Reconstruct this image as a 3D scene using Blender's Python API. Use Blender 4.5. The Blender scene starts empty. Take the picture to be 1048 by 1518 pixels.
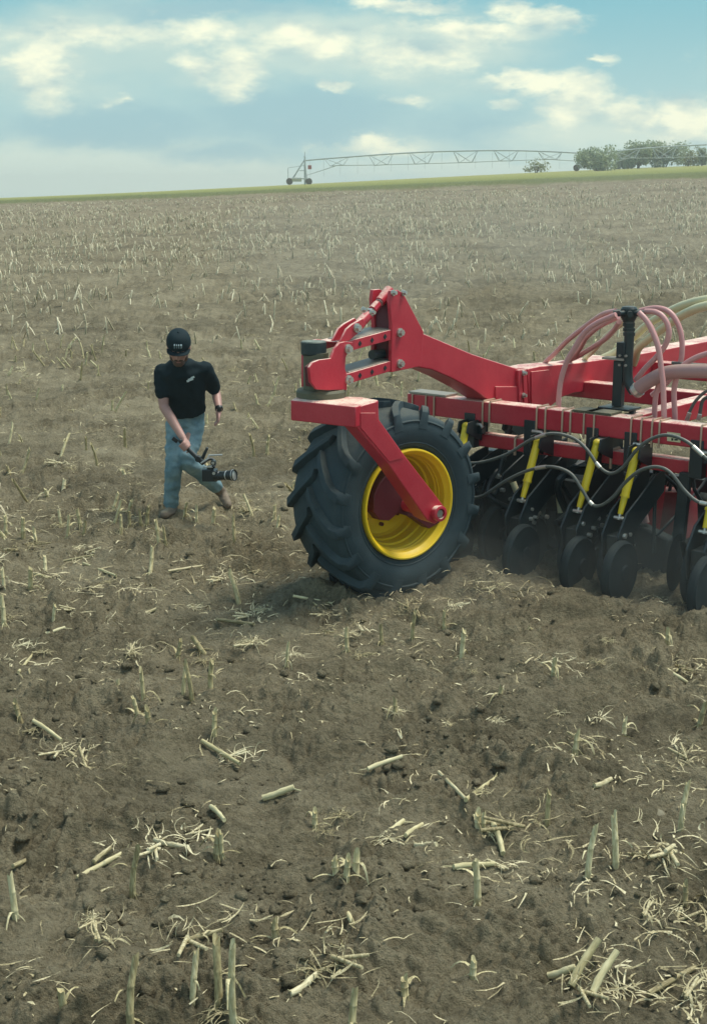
import bpy, bmesh, math, random
import numpy as np
from math import sin, cos, pi, radians, atan, sqrt, exp
from mathutils import Vector, Matrix

random.seed(7)
rng = np.random.default_rng(7)
scene = bpy.context.scene
col = scene.collection

# ------------------------------------------------------------------ camera
FPX, PW, PH, YH, CAM_H = 2000.0, 1048.0, 1518.0, 292.0, 2.8
PITCH = atan((PH / 2 - YH) / FPX)
cam_d = bpy.data.cameras.new('camera')
cam_d.sensor_fit = 'VERTICAL'
cam_d.sensor_height = 24.0
cam_d.lens = 24.0 * FPX / PH
cam_d.clip_start = 0.1
cam_d.clip_end = 8000
cam = bpy.data.objects.new('camera', cam_d)
col.objects.link(cam)
cam.location = (0, 0, CAM_H)
cam.rotation_euler = (pi / 2 - PITCH, 0, 0)
scene.camera = cam
CAM = Vector((0, 0, CAM_H))
_U, _D = Vector((0, sin(PITCH), cos(PITCH))), Vector((0, cos(PITCH), -sin(PITCH)))


def ray(u, v):
    return Vector((1, 0, 0)) * ((u - PW / 2) / FPX) + _U * ((PH / 2 - v) / FPX) + _D


def on_z(u, v, z=0.0):
    r = ray(u, v)
    return CAM + r * ((z - CAM_H) / r.z)


def on_plane(u, v, o, n):
    r = ray(u, v)
    return CAM + r * ((Vector(o) - CAM).dot(n) / r.dot(n))


def on_y(u, v, y):
    r = ray(u, v)
    return CAM + r * (y / r.y)


# ------------------------------------------------------------------ exposure, world, sun
scene.view_settings.view_transform = 'Standard'
scene.view_settings.look = 'None'
scene.view_settings.exposure = 0.63
scene.view_settings.gamma = 1.0
SUN_EL, SUN_AZ = radians(65), radians(72)      # azimuth measured from +Y towards +X
SKY_STRENGTH = 0.10
SUN_STRENGTH = 2.3

world = bpy.data.worlds.new('World')
scene.world = world
world.use_nodes = True


def N(nt, typ, **kw):
    n = nt.nodes.new(typ)
    for k, v in kw.items():
        if k.startswith('i_'):
            key = k[2:]
            key = int(key) if key.isdigit() else key.replace('_', ' ')
            n.inputs[key].default_value = v
        else:
            setattr(n, k, v)
    return n


def math_node(nt, op, a, b=None, c=None, clamp=False):
    n = nt.nodes.new('ShaderNodeMath')
    n.operation = op
    n.use_clamp = clamp
    for i, x in enumerate((a, b, c)):
        if x is None:
            continue
        if isinstance(x, (int, float)):
            n.inputs[i].default_value = x
        else:
            nt.links.new(x, n.inputs[i])
    return n.outputs[0]


def vmath(nt, op, a, b=None):
    n = nt.nodes.new('ShaderNodeVectorMath')
    n.operation = op
    for i, x in enumerate((a, b)):
        if x is None:
            continue
        if isinstance(x, (tuple, list)):
            n.inputs[i].default_value = x
        else:
            nt.links.new(x, n.inputs[i])
    return n.outputs['Value'] if op in ('LENGTH', 'DOT_PRODUCT') else n.outputs['Vector']


def mix_col(nt, fac, a, b, blend='MIX'):
    n = nt.nodes.new('ShaderNodeMix')
    n.data_type = 'RGBA'
    n.blend_type = blend
    for sock, x in ((n.inputs[0], fac), (n.inputs[6], a), (n.inputs[7], b)):
        if isinstance(x, (int, float)):
            sock.default_value = x
        elif isinstance(x, (tuple, list)):
            sock.default_value = tuple(x) if len(x) == 4 else (*x, 1)
        else:
            nt.links.new(x, sock)
    return n.outputs[2]


def ramp(nt, fac, stops, smooth=False):
    n = nt.nodes.new('ShaderNodeValToRGB')
    if smooth:
        n.color_ramp.interpolation = 'EASE'
    cr = n.color_ramp
    cr.elements[0].position, cr.elements[0].color = stops[0][0], (*stops[0][1], 1)
    cr.elements[1].position, cr.elements[1].color = stops[-1][0], (*stops[-1][1], 1)
    for p_, c_ in stops[1:-1]:
        e = cr.elements.new(p_)
        e.color = (*c_, 1)
    nt.links.new(fac, n.inputs[0])
    return n.outputs[0]


def noise(nt, vec, scale, detail=4, rough=0.55, w=None):
    n = nt.nodes.new('ShaderNodeTexNoise')
    n.inputs['Scale'].default_value = scale
    n.inputs['Detail'].default_value = detail
    n.inputs['Roughness'].default_value = rough
    if vec is not None:
        nt.links.new(vec, n.inputs['Vector'])
    return n.outputs['Fac'], n.outputs['Color']


def maprange(nt, x, a, b, c=0.0, d=1.0, smooth=True):
    n = nt.nodes.new('ShaderNodeMapRange')
    n.interpolation_type = 'SMOOTHSTEP' if smooth else 'LINEAR'
    nt.links.new(x, n.inputs[0])
    for i, v in enumerate((a, b, c, d)):
        n.inputs[i + 1].default_value = v
    return n.outputs[0]


def build_world():
    nt = world.node_tree
    nt.nodes.clear()
    out = nt.nodes.new('ShaderNodeOutputWorld')
    bg = nt.nodes.new('ShaderNodeBackground')
    nt.links.new(bg.outputs[0], out.inputs[0])
    sky = nt.nodes.new('ShaderNodeTexSky')
    sky.sky_type = 'NISHITA'
    sky.sun_disc = False
    sky.sun_elevation = SUN_EL
    sky.sun_rotation = SUN_AZ
    sky.air_density = 1.0
    sky.dust_density = 1.0
    sky.ozone_density = 1.0
    bg.inputs['Strength'].default_value = SKY_STRENGTH
    tc = nt.nodes.new('ShaderNodeTexCoord')
    d = tc.outputs['Generated']
    sep = nt.nodes.new('ShaderNodeSeparateXYZ')
    nt.links.new(d, sep.inputs[0])
    # sky direction as (azimuth tangent, elevation tangent): clouds sit at fixed compass directions
    yy = math_node(nt, 'MAXIMUM', math_node(nt, 'ABSOLUTE', sep.outputs[1]), 0.08)
    ax = math_node(nt, 'DIVIDE', sep.outputs[0], yy)
    az = math_node(nt, 'DIVIDE', sep.outputs[2], yy)
    comb = nt.nodes.new('ShaderNodeCombineXYZ')
    nt.links.new(ax, comb.inputs[0])
    nt.links.new(az, comb.inputs[1])
    p = comb.outputs[0]
    # stretch for noise: clouds near the horizon are wider than tall
    ps = vmath(nt, 'MULTIPLY', p, (0.9, 2.0, 1.0))
    _, w1 = noise(nt, ps, 9.0, 3, 0.6)
    _, w2 = noise(nt, ps, 42.0, 4, 0.62)
    o1 = vmath(nt, 'MULTIPLY', vmath(nt, 'SUBTRACT', w1, (0.5, 0.5, 0.5)), (0.062, 0.022, 0))
    o2 = vmath(nt, 'MULTIPLY', vmath(nt, 'SUBTRACT', w2, (0.5, 0.5, 0.5)), (0.034, 0.018, 0))
    pw = vmath(nt, 'ADD', vmath(nt, 'ADD', p, o1), o2)
    fine, _ = noise(nt, ps, 34.0, 8, 0.66)
    fine2 = noise(nt, vmath(nt, 'ADD', ps, (0.004, 0.030, 0)), 18.0, 5, 0.55)[0]
    fine1 = noise(nt, ps, 18.0, 5, 0.55)[0]
    soft, _ = noise(nt, ps, 8.0, 4, 0.5)

    def ell(u, v, rx, ry):
        r = ray(u, v)
        c = (r.x / r.y, r.z / r.y, 0)
        q = vmath(nt, 'MULTIPLY', vmath(nt, 'SUBTRACT', pw, c), (FPX / rx, FPX / ry, 0))
        return math_node(nt, 'SUBTRACT', 1.0, vmath(nt, 'LENGTH', q))

    def field(lst):
        acc = None
        for u, v, rx, ry, wgt in lst:
            e = math_node(nt, 'MULTIPLY', math_node(nt, 'MAXIMUM', ell(u, v, rx, ry), 0.0), wgt)
            acc = e if acc is None else math_node(nt, 'MAXIMUM', acc, e)
        return acc
    veil_l = [(150, 75, 360, 100, 1.1), (430, 66, 360, 72, 1.15), (650, 62, 290, 72, 1.05), (130, 130, 190, 55, .7),
              (320, 110, 170, 55, .8), (620, 110, 200, 60, .6), (120, 258, 480, 66, 1.6), (560, 222, 190, 34, .8),
              (760, 235, 420, 45, .7), (960, 190, 240, 55, .9), (90, 20, 200, 26, .6), (-250, 120, 300, 120, .8), (1300, 150, 300, 120, .8)]
    puff_l = [(66, 108, 62, 78, 1.0), (345, 112, 62, 62, .95), (285, 100, 52, 40, .8), (500, 125, 44, 15, 1.0), (885, 86, 42, 11, .85),
              (165, 153, 36, 10, .6), (455, 62, 140, 36, .85), (620, 78, 130, 42, .85), (590, 8, 110, 17, .95), (765, 14, 60, 24, .9), (815, 24, 90, 26, 1.0),
              (690, 45, 190, 26, .8), (745, 120, 80, 22, .9), (845, 150, 78, 58, 1.1), (800, 128, 80, 28, .9), (935, 172, 110, 36, .95), (1020, 178, 90, 62, 1.1),
              (610, 150, 60, 14, .6), (750, 155, 34, 14, .6), (545, 217, 110, 20, .8), (150, 48, 260, 34, .75), (280, 45, 170, 26, .7),
              (1250, 60, 190, 70, 1.), (-180, 60, 160, 80, 1.)]
    veil = maprange(nt, math_node(nt, 'ADD', field(veil_l), math_node(nt, 'MULTIPLY', math_node(nt, 'SUBTRACT', soft, 0.5), 1.1)), 0.05, 0.75, 0, 0.9)
    puff = maprange(nt, math_node(nt, 'ADD', field(puff_l), math_node(nt, 'MULTIPLY', math_node(nt, 'SUBTRACT', fine, 0.5), 1.05)), 0.10, 0.72, 0, 0.96)
    # broken cloud over the rest of the dome
    hi, _ = noise(nt, d, 2.6, 7, 0.6)
    up = maprange(nt, sep.outputs[2], 0.16, 0.35)
    over = math_node(nt, 'MULTIPLY', maprange(nt, hi, 0.48, 0.64), up)
    tint = mix_col(nt, 1.0, sky.outputs[0], (0.80, 1.10, 0.98, 1), 'MULTIPLY')
    low = maprange(nt, sep.outputs[2], -0.02, 0.16, 0.0, 1.0, False)
    base = mix_col(nt, low, (4.3, 5.3, 4.8, 1), (1.2, 3.3, 3.95, 1))
    skyc = mix_col(nt, maprange(nt, sep.outputs[2], 0.1, 0.45), base, tint)
    relief = math_node(nt, 'MULTIPLY_ADD', math_node(nt, 'SUBTRACT', fine1, fine2), 3.4, 0.6, True)
    veil_c = mix_col(nt, soft, (2.7, 4.15, 4.2, 1), (5.0, 5.7, 4.8, 1))
    puff_c = mix_col(nt, relief, (3.1, 4.25, 4.2, 1), (6.9, 7.0, 5.3, 1))
    shade_l = [(170, 190, 260, 46, 1.0), (440, 175, 250, 66, 1.0), (700, 190, 150, 40, .7), (300, 12, 260, 26, .8), (985, 172, 60, 40, .8), (330, 225, 220, 26, .7)]
    bank_l = [(110, 262, 330, 54, 1.2), (260, 268, 300, 40, 1.1), (560, 216, 120, 18, .8), (900, 205, 220, 30, .8), (700, 250, 380, 30, .8)]
    shade = maprange(nt, math_node(nt, 'ADD', field(shade_l), math_node(nt, 'MULTIPLY', math_node(nt, 'SUBTRACT', fine, 0.5), 0.5)), 0.05, 0.7, 0, 0.85)
    bank = maprange(nt, math_node(nt, 'ADD', field(bank_l), math_node(nt, 'MULTIPLY', math_node(nt, 'SUBTRACT', fine, 0.5), 0.7)), 0.05, 0.62, 0, 0.85)
    c1 = mix_col(nt, veil, skyc, veil_c)
    c1 = mix_col(nt, shade, c1, (2.35, 3.8, 4.1, 1))
    c1 = mix_col(nt, bank, c1, (4.6, 5.45, 4.75, 1))
    c2 = mix_col(nt, puff, c1, puff_c)
    c3 = mix_col(nt, math_node(nt, 'MULTIPLY', over, 0.8), c2, (7.5, 7.8, 6.9, 1))
    nt.links.new(c3, bg.inputs['Color'])


build_world()
sun_d = bpy.data.lights.new('sun', 'SUN')
sun_d.energy = SUN_STRENGTH
sun_d.angle = radians(24)
sun_d.color = (1.0, 0.94, 0.82)
sun = bpy.data.objects.new('sun', sun_d)
col.objects.link(sun)
to_sun = Vector((sin(SUN_AZ) * cos(SUN_EL), cos(SUN_AZ) * cos(SUN_EL), sin(SUN_EL)))
sun.rotation_euler = to_sun.to_track_quat('Z', 'Y').to_euler()
sun.location = (20, 20, 30)

# ------------------------------------------------------------------ helpers


def tag(o, label=None, cat=None, group=None, kind=None):
    if label:
        o['label'] = label
    if cat:
        o['category'] = cat
    if group:
        o['group'] = group
    if kind:
        o['kind'] = kind
    return o


def empty(name, loc, **kw):
    o = bpy.data.objects.new(name, None)
    o.empty_display_size = 0.1
    o.location = loc
    col.objects.link(o)
    return tag(o, **kw)


def world_loc(o):
    p = Vector((0, 0, 0))
    while o is not None:
        p = p + o.location
        o = o.parent
    return p


class MB:
    """collects shapes in world coordinates, links them as ONE mesh object"""

    def __init__(self):
        self.v, self.f = [], []

    def add(self, vs, fs):
        b = len(self.v)
        self.v += [Vector(x) for x in vs]
        self.f += [tuple(i + b for i in f) for f in fs]
        return self

    def box(self, c, hx, hy, hz):
        c, hx, hy, hz = (Vector(q) for q in (c, hx, hy, hz))
        vs = [c + hx * sx + hy * sy + hz * sz for sz in (-1, 1) for sy in (-1, 1) for sx in (-1, 1)]
        return self.add(vs, [(0, 1, 3, 2), (4, 6, 7, 5), (0, 4, 5, 1), (2, 3, 7, 6), (0, 2, 6, 4), (1, 5, 7, 3)])

    def prism(self, pts, vec):
        pts = [Vector(p) for p in pts]
        n = len(pts)
        vs = pts + [p + Vector(vec) for p in pts]
        fs = [tuple(range(n)), tuple(range(2 * n - 1, n - 1, -1))]
        fs += [(i, (i + 1) % n, n + (i + 1) % n, n + i) for i in range(n)]
        return self.add(vs, fs)

    def rings(self, rings, caps=True):
        n = len(rings[0])
        vs = [p for r in rings for p in r]
        fs = []
        for k in range(len(rings) - 1):
            for i in range(n):
                j = (i + 1) % n
                fs.append((k * n + i, k * n + j, (k + 1) * n + j, (k + 1) * n + i))
        if caps:
            fs.append(tuple(range(n - 1, -1, -1)))
            fs.append(tuple((len(rings) - 1) * n + i for i in range(n)))
        return self.add(vs, fs)

    def tube(self, pts, r, n=10, flat=1.0, caps=True):
        pts = [Vector(p) for p in pts]
        rs = r if isinstance(r, (list, tuple)) else [r] * len(pts)
        t0 = (pts[1] - pts[0]).normalized()
        ref = Vector((0, 0, 1)) if abs(t0.z) < 0.9 else Vector((1, 0, 0))
        a = t0.cross(ref).normalized()
        rings = []
        for i, p in enumerate(pts):
            t = (pts[min(i + 1, len(pts) - 1)] - pts[max(i - 1, 0)])
            t = t.normalized() if t.length > 1e-9 else t0
            a = (a - t * a.dot(t))
            a = a.normalized() if a.length > 1e-6 else t.orthogonal().normalized()
            b = t.cross(a)
            rings.append([p + (a * cos(2 * pi * k / n) + b * (flat * sin(2 * pi * k / n))) * rs[i] for k in range(n)])
        return self.rings(rings, caps)

    def cyl(self, p0, p1, r0, r1=None, n=20):
        return self.tube([p0, p1], [r0, r0 if r1 is None else r1], n)

    def lathe(self, o, axis, xd, prof, n=64, closed=False):
        o, axis, xd = Vector(o), Vector(axis), Vector(xd)
        yd = axis.cross(xd)
        rings = []
        for al, r in prof:
            rings.append([o + axis * al + (xd * cos(2 * pi * k / n) + yd * sin(2 * pi * k / n)) * r for k in range(n)])
        if closed:
            rings.append(rings[0])
        return self.rings(rings, caps=not closed)

    def ball(self, c, rx, ry, rz, axes=None, nu=16, nv=10):
        ax = axes or (Vector((1, 0, 0)), Vector((0, 1, 0)), Vector((0, 0, 1)))
        c = Vector(c)
        rings = []
        for j in range(nv + 1):
            th = pi * (j + 0.02) / (nv + 0.04)
            rings.append([c + ax[0] * (rx * sin(th) * cos(2 * pi * k / nu)) + ax[1] * (ry * sin(th) * sin(2 * pi * k / nu)) - ax[2] * (rz * cos(th)) for k in range(nu)])
        return self.rings(rings)

    def build(self, name, mat, parent=None, bevel=0.0, sharp=38, smooth=True, **kw):
        off = world_loc(parent) if parent else Vector((0, 0, 0))
        me = bpy.data.meshes.new(name)
        me.from_pydata([tuple(p - off) for p in self.v], [], self.f)
        bm = bmesh.new()
        bm.from_mesh(me)
        bmesh.ops.recalc_face_normals(bm, faces=bm.faces)
        bm.to_mesh(me)
        bm.free()
        me.materials.append(mat)
        if smooth:
            me.shade_smooth()
            me.set_sharp_from_angle(angle=radians(sharp))
        o = bpy.data.objects.new(name, me)
        col.objects.link(o)
        if parent:
            o.parent = parent
        if bevel:
            m = o.modifiers.new('bevel', 'BEVEL')
            m.width = bevel
            m.segments = 2
            m.limit_method = 'ANGLE'
            m.angle_limit = radians(40)
        return tag(o, **kw)


def spline(pts, n=8):
    pts = [Vector(p) for p in pts]
    out = []
    for i in range(len(pts) - 1):
        p0, p1, p2, p3 = pts[max(i - 1, 0)], pts[i], pts[i + 1], pts[min(i + 2, len(pts) - 1)]
        for k in range(n):
            t = k / n
            out.append(0.5 * ((2 * p1) + (p2 - p0) * t + (2 * p0 - 5 * p1 + 4 * p2 - p3) * t * t + (3 * p1 - p0 - 3 * p2 + p3) * t ** 3))
    out.append(pts[-1])
    return out


# ------------------------------------------------------------------ materials


def new_mat(name):
    m = bpy.data.materials.new(name)
    m.use_nodes = True
    nt = m.node_tree
    b = nt.nodes['Principled BSDF']
    return m, nt, b


def bump(nt, b, height, strength=0.3, dist=0.01):
    n = nt.nodes.new('ShaderNodeBump')
    n.inputs['Strength'].default_value = strength
    n.inputs['Distance'].default_value = dist
    nt.links.new(height, n.inputs['Height'])
    nt.links.new(n.outputs[0], b.inputs['Normal'])


def simple(name, c, rough=0.5, metal=0.0, var=0.25, scale=9.0, bmp=0.0, dust=0.0, dustc=(0.36, 0.31, 0.21), spec=0.5, fine=60):
    """a material with worn variation; dust = how much field dust lies on it (more on its upward faces)"""
    m, nt, b = new_mat(name)
    geo = nt.nodes.new('ShaderNodeNewGeometry')
    pos = geo.outputs['Position']
    f1, _ = noise(nt, pos, scale, 5, 0.6)
    f2, _ = noise(nt, pos, fine, 4, 0.65)
    dark = tuple(x * (1 - var) for x in c)
    lite = tuple(min(1, x * (1 + var)) for x in c)
    cc = mix_col(nt, f1, dark, lite)
    if dust:
        sep = nt.nodes.new('ShaderNodeSeparateXYZ')
        nt.links.new(geo.outputs['Normal'], sep.inputs[0])
        upw = maprange(nt, sep.outputs[2], 0.45, 0.95, 0.04, 1.5)
        amt = math_node(nt, 'MULTIPLY', math_node(nt, 'MULTIPLY', upw, dust), maprange(nt, math_node(nt, 'MULTIPLY', math_node(nt, 'ADD', f1, f2), 0.5), 0.3, 0.62), None, True)
        cc = mix_col(nt, amt, cc, dustc)
        rr = math_node(nt, 'MULTIPLY_ADD', amt, 0.35, rough, True)
        nt.links.new(rr, b.inputs['Roughness'])
    else:
        nt.links.new(math_node(nt, 'MULTIPLY_ADD', f2, 0.2, rough - 0.1, True), b.inputs['Roughness'])
    nt.links.new(cc, b.inputs['Base Color'])
    b.inputs['Metallic'].default_value = metal
    b.inputs['Specular IOR Level'].default_value = spec
    if bmp:
        bump(nt, b, f2, bmp, 0.004)
    return m


M = {}
M['red'] = simple('red_paint', (0.50, 0.018, 0.042), 0.34, var=0.2, dust=0.66, dustc=(0.84, 0.72, 0.58), scale=5)  # pale top dust that also puts the sky's gloss into the colour
M['dark_red'] = simple('dark_red_shade', (0.10, 0.008, 0.016), 0.55, var=0.2, dust=0.15, scale=6)  # red darkened so the leg's shadow on the gusset sits in the colour
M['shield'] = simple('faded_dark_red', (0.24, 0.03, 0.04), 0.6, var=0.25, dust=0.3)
M['black'] = simple('black_painted_steel', (0.012, 0.022, 0.026), 0.42, var=0.3, dust=0.16, dustc=(0.16, 0.16, 0.12))
M['plastic'] = simple('black_plastic', (0.012, 0.026, 0.030), 0.35, var=0.2, dust=0.2)
M['capblack'] = simple('dusty_black_cap', (0.010, 0.026, 0.030), 0.5, var=0.2, dust=0.42, dustc=(0.40, 0.44, 0.34))
M['rubber'] = simple('tyre_rubber', (0.034, 0.056, 0.066), 0.72, var=0.35, scale=7, dust=0.45, dustc=(0.135, 0.14, 0.115), bmp=0.35, spec=0.3, fine=110)
M['dirtydisc'] = simple('dirty_dark_disc', (0.010, 0.020, 0.024), 0.7, var=0.3, scale=9, dust=0.22, dustc=(0.07, 0.075, 0.06), bmp=0.3, spec=0.25)
M['yellow'] = simple('yellow_rim_paint', (0.95, 0.63, 0.018), 0.42, var=0.08, dust=0.22, dustc=(0.45, 0.33, 0.1))
M['cylyel'] = simple('yellow_cylinder_paint', (0.74, 0.56, 0.02), 0.38, var=0.12, dust=0.25)
M['steel'] = simple('zinc_steel', (0.56, 0.56, 0.50), 0.35, metal=0.75, var=0.25)
M['worn'] = simple('worn_grey_steel', (0.36, 0.34, 0.30), 0.45, metal=0.6, var=0.3, dust=0.3)
M['olive'] = simple('dirty_grease_plate', (0.10, 0.10, 0.06), 0.6, var=0.35, dust=0.4)
M['ubolt'] = simple('tan_plated_bolt', (0.50, 0.34, 0.24), 0.42, metal=0.35, var=0.2, dust=0.2)
M['pink'] = simple('pink_seed_hose', (0.62, 0.31, 0.30), 0.4, var=0.12, dust=0.12)
M['pinkgrey'] = simple('dusty_pink_duct', (0.40, 0.24, 0.23), 0.5, var=0.15, dust=0.3)
M['cream'] = simple('cream_air_hose', (0.66, 0.62, 0.38), 0.45, var=0.12, dust=0.1)
M['hose'] = simple('hydraulic_hose', (0.10, 0.11, 0.10), 0.38, var=0.3, dust=0.5, dustc=(0.34, 0.33, 0.27))
M['decal'] = simple('cream_decal', (0.72, 0.66, 0.40), 0.5, var=0.1)
M['ink'] = simple('decal_ink', (0.03, 0.03, 0.03), 0.5)
M['skin'] = simple('skin', (0.44, 0.245, 0.205), 0.5, var=0.12, scale=25, bmp=0.05)
M['beard'] = simple('brown_beard', (0.105, 0.062, 0.045), 0.8, var=0.4, scale=80, bmp=0.4)
M['shirt'] = simple('black_cotton', (0.007, 0.018, 0.023), 0.85, var=0.3, scale=12, bmp=0.1, spec=0.2, fine=250)
M['cap'] = simple('black_cap_cloth', (0.009, 0.022, 0.028), 0.8, var=0.25, bmp=0.1, spec=0.2, fine=300)
M['logo'] = simple('pale_logo_print', (0.50, 0.56, 0.55), 0.7, var=0.15)
M['caplogo'] = simple('grey_stitched_logo', (0.13, 0.19, 0.21), 0.7, var=0.2)
M['boot'] = simple('dusty_tan_boot', (0.20, 0.155, 0.115), 0.75, var=0.3, dust=0.4)
M['wrist'] = simple('black_watch', (0.01, 0.013, 0.014), 0.4)
M['gear'] = simple('black_camera_body', (0.012, 0.020, 0.023), 0.4, var=0.25)
M['gearlight'] = simple('grey_camera_metal', (0.50, 0.52, 0.50), 0.35, metal=0.6)
M['glass'] = simple('lens_glass', (0.02, 0.03, 0.04), 0.08, var=0.0)
M['galv'] = simple('galvanised_pipe', (0.42, 0.46, 0.45), 0.5, metal=0.1)
M['bark'] = simple('grey_bark', (0.12, 0.10, 0.075), 0.9)
M['tank'] = simple('pale_painted_box', (0.55, 0.55, 0.45), 0.6)
M['redlamp'] = simple('faded_red_panel', (0.40, 0.10, 0.08), 0.5)


def denim():
    m, nt, b = new_mat('faded_blue_denim')
    geo = nt.nodes.new('ShaderNodeNewGeometry')
    f1, _ = noise(nt, geo.outputs['Position'], 7, 5, 0.6)
    f2, _ = noise(nt, geo.outputs['Position'], 160, 3, 0.6)
    c = ramp(nt, f1, [(0.3, (0.11, 0.20, 0.245)), (0.5, (0.20, 0.31, 0.345)), (0.72, (0.34, 0.46, 0.48))])
    nt.links.new(mix_col(nt, math_node(nt, 'MULTIPLY', f2, 0.35), c, (0.06, 0.13, 0.17)), b.inputs['Base Color'])
    b.inputs['Roughness'].default_value = 0.85
    b.inputs['Specular IOR Level'].default_value = 0.2
    bump(nt, b, f1, 0.5, 0.02)
    return m


M['denim'] = denim()


def straw_mat(name, c0, c1, c2):
    """dry maize straw: streaks along the piece, a different shade for every object and every piece of a mass"""
    m, nt, b = new_mat(name)
    oi = nt.nodes.new('ShaderNodeObjectInfo')
    at = nt.nodes.new('ShaderNodeAttribute')
    at.attribute_name = 'tint'
    tc = nt.nodes.new('ShaderNodeTexCoord')
    mp = nt.nodes.new('ShaderNodeMapping')
    mp.inputs['Scale'].default_value = (60, 60, 9)
    nt.links.new(tc.outputs['Object'], mp.inputs[0])
    f, _ = noise(nt, mp.outputs[0], 2.2, 4, 0.6)
    r = math_node(nt, 'FRACT', math_node(nt, 'ADD', oi.outputs['Random'], at.outputs['Fac']))
    k = math_node(nt, 'ADD', math_node(nt, 'MULTIPLY', r, 0.52), math_node(nt, 'MULTIPLY', maprange(nt, f, 0.3, 0.7), 0.48))
    c = ramp(nt, k, [(0.12, c0), (0.5, c1), (0.9, c2)])
    nt.links.new(c, b.inputs['Base Color'])
    b.inputs['Roughness'].default_value = 0.65
    b.inputs['Specular IOR Level'].default_value = 0.35
    bump(nt, b, f, 0.35, 0.003)
    return m


M['straw'] = straw_mat('dry_straw', (0.21, 0.17, 0.085), (0.48, 0.41, 0.23), (0.76, 0.69, 0.46))
M['stub'] = straw_mat('stub_straw', (0.27, 0.22, 0.11), (0.50, 0.43, 0.23), (0.72, 0.65, 0.40))
M['pale'] = straw_mat('pale_stalk', (0.44, 0.38, 0.20), (0.60, 0.53, 0.30), (0.74, 0.67, 0.42))
M['farstraw'] = straw_mat('field_straw', (0.24, 0.20, 0.12), (0.52, 0.46, 0.30), (0.82, 0.75, 0.54))


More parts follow.
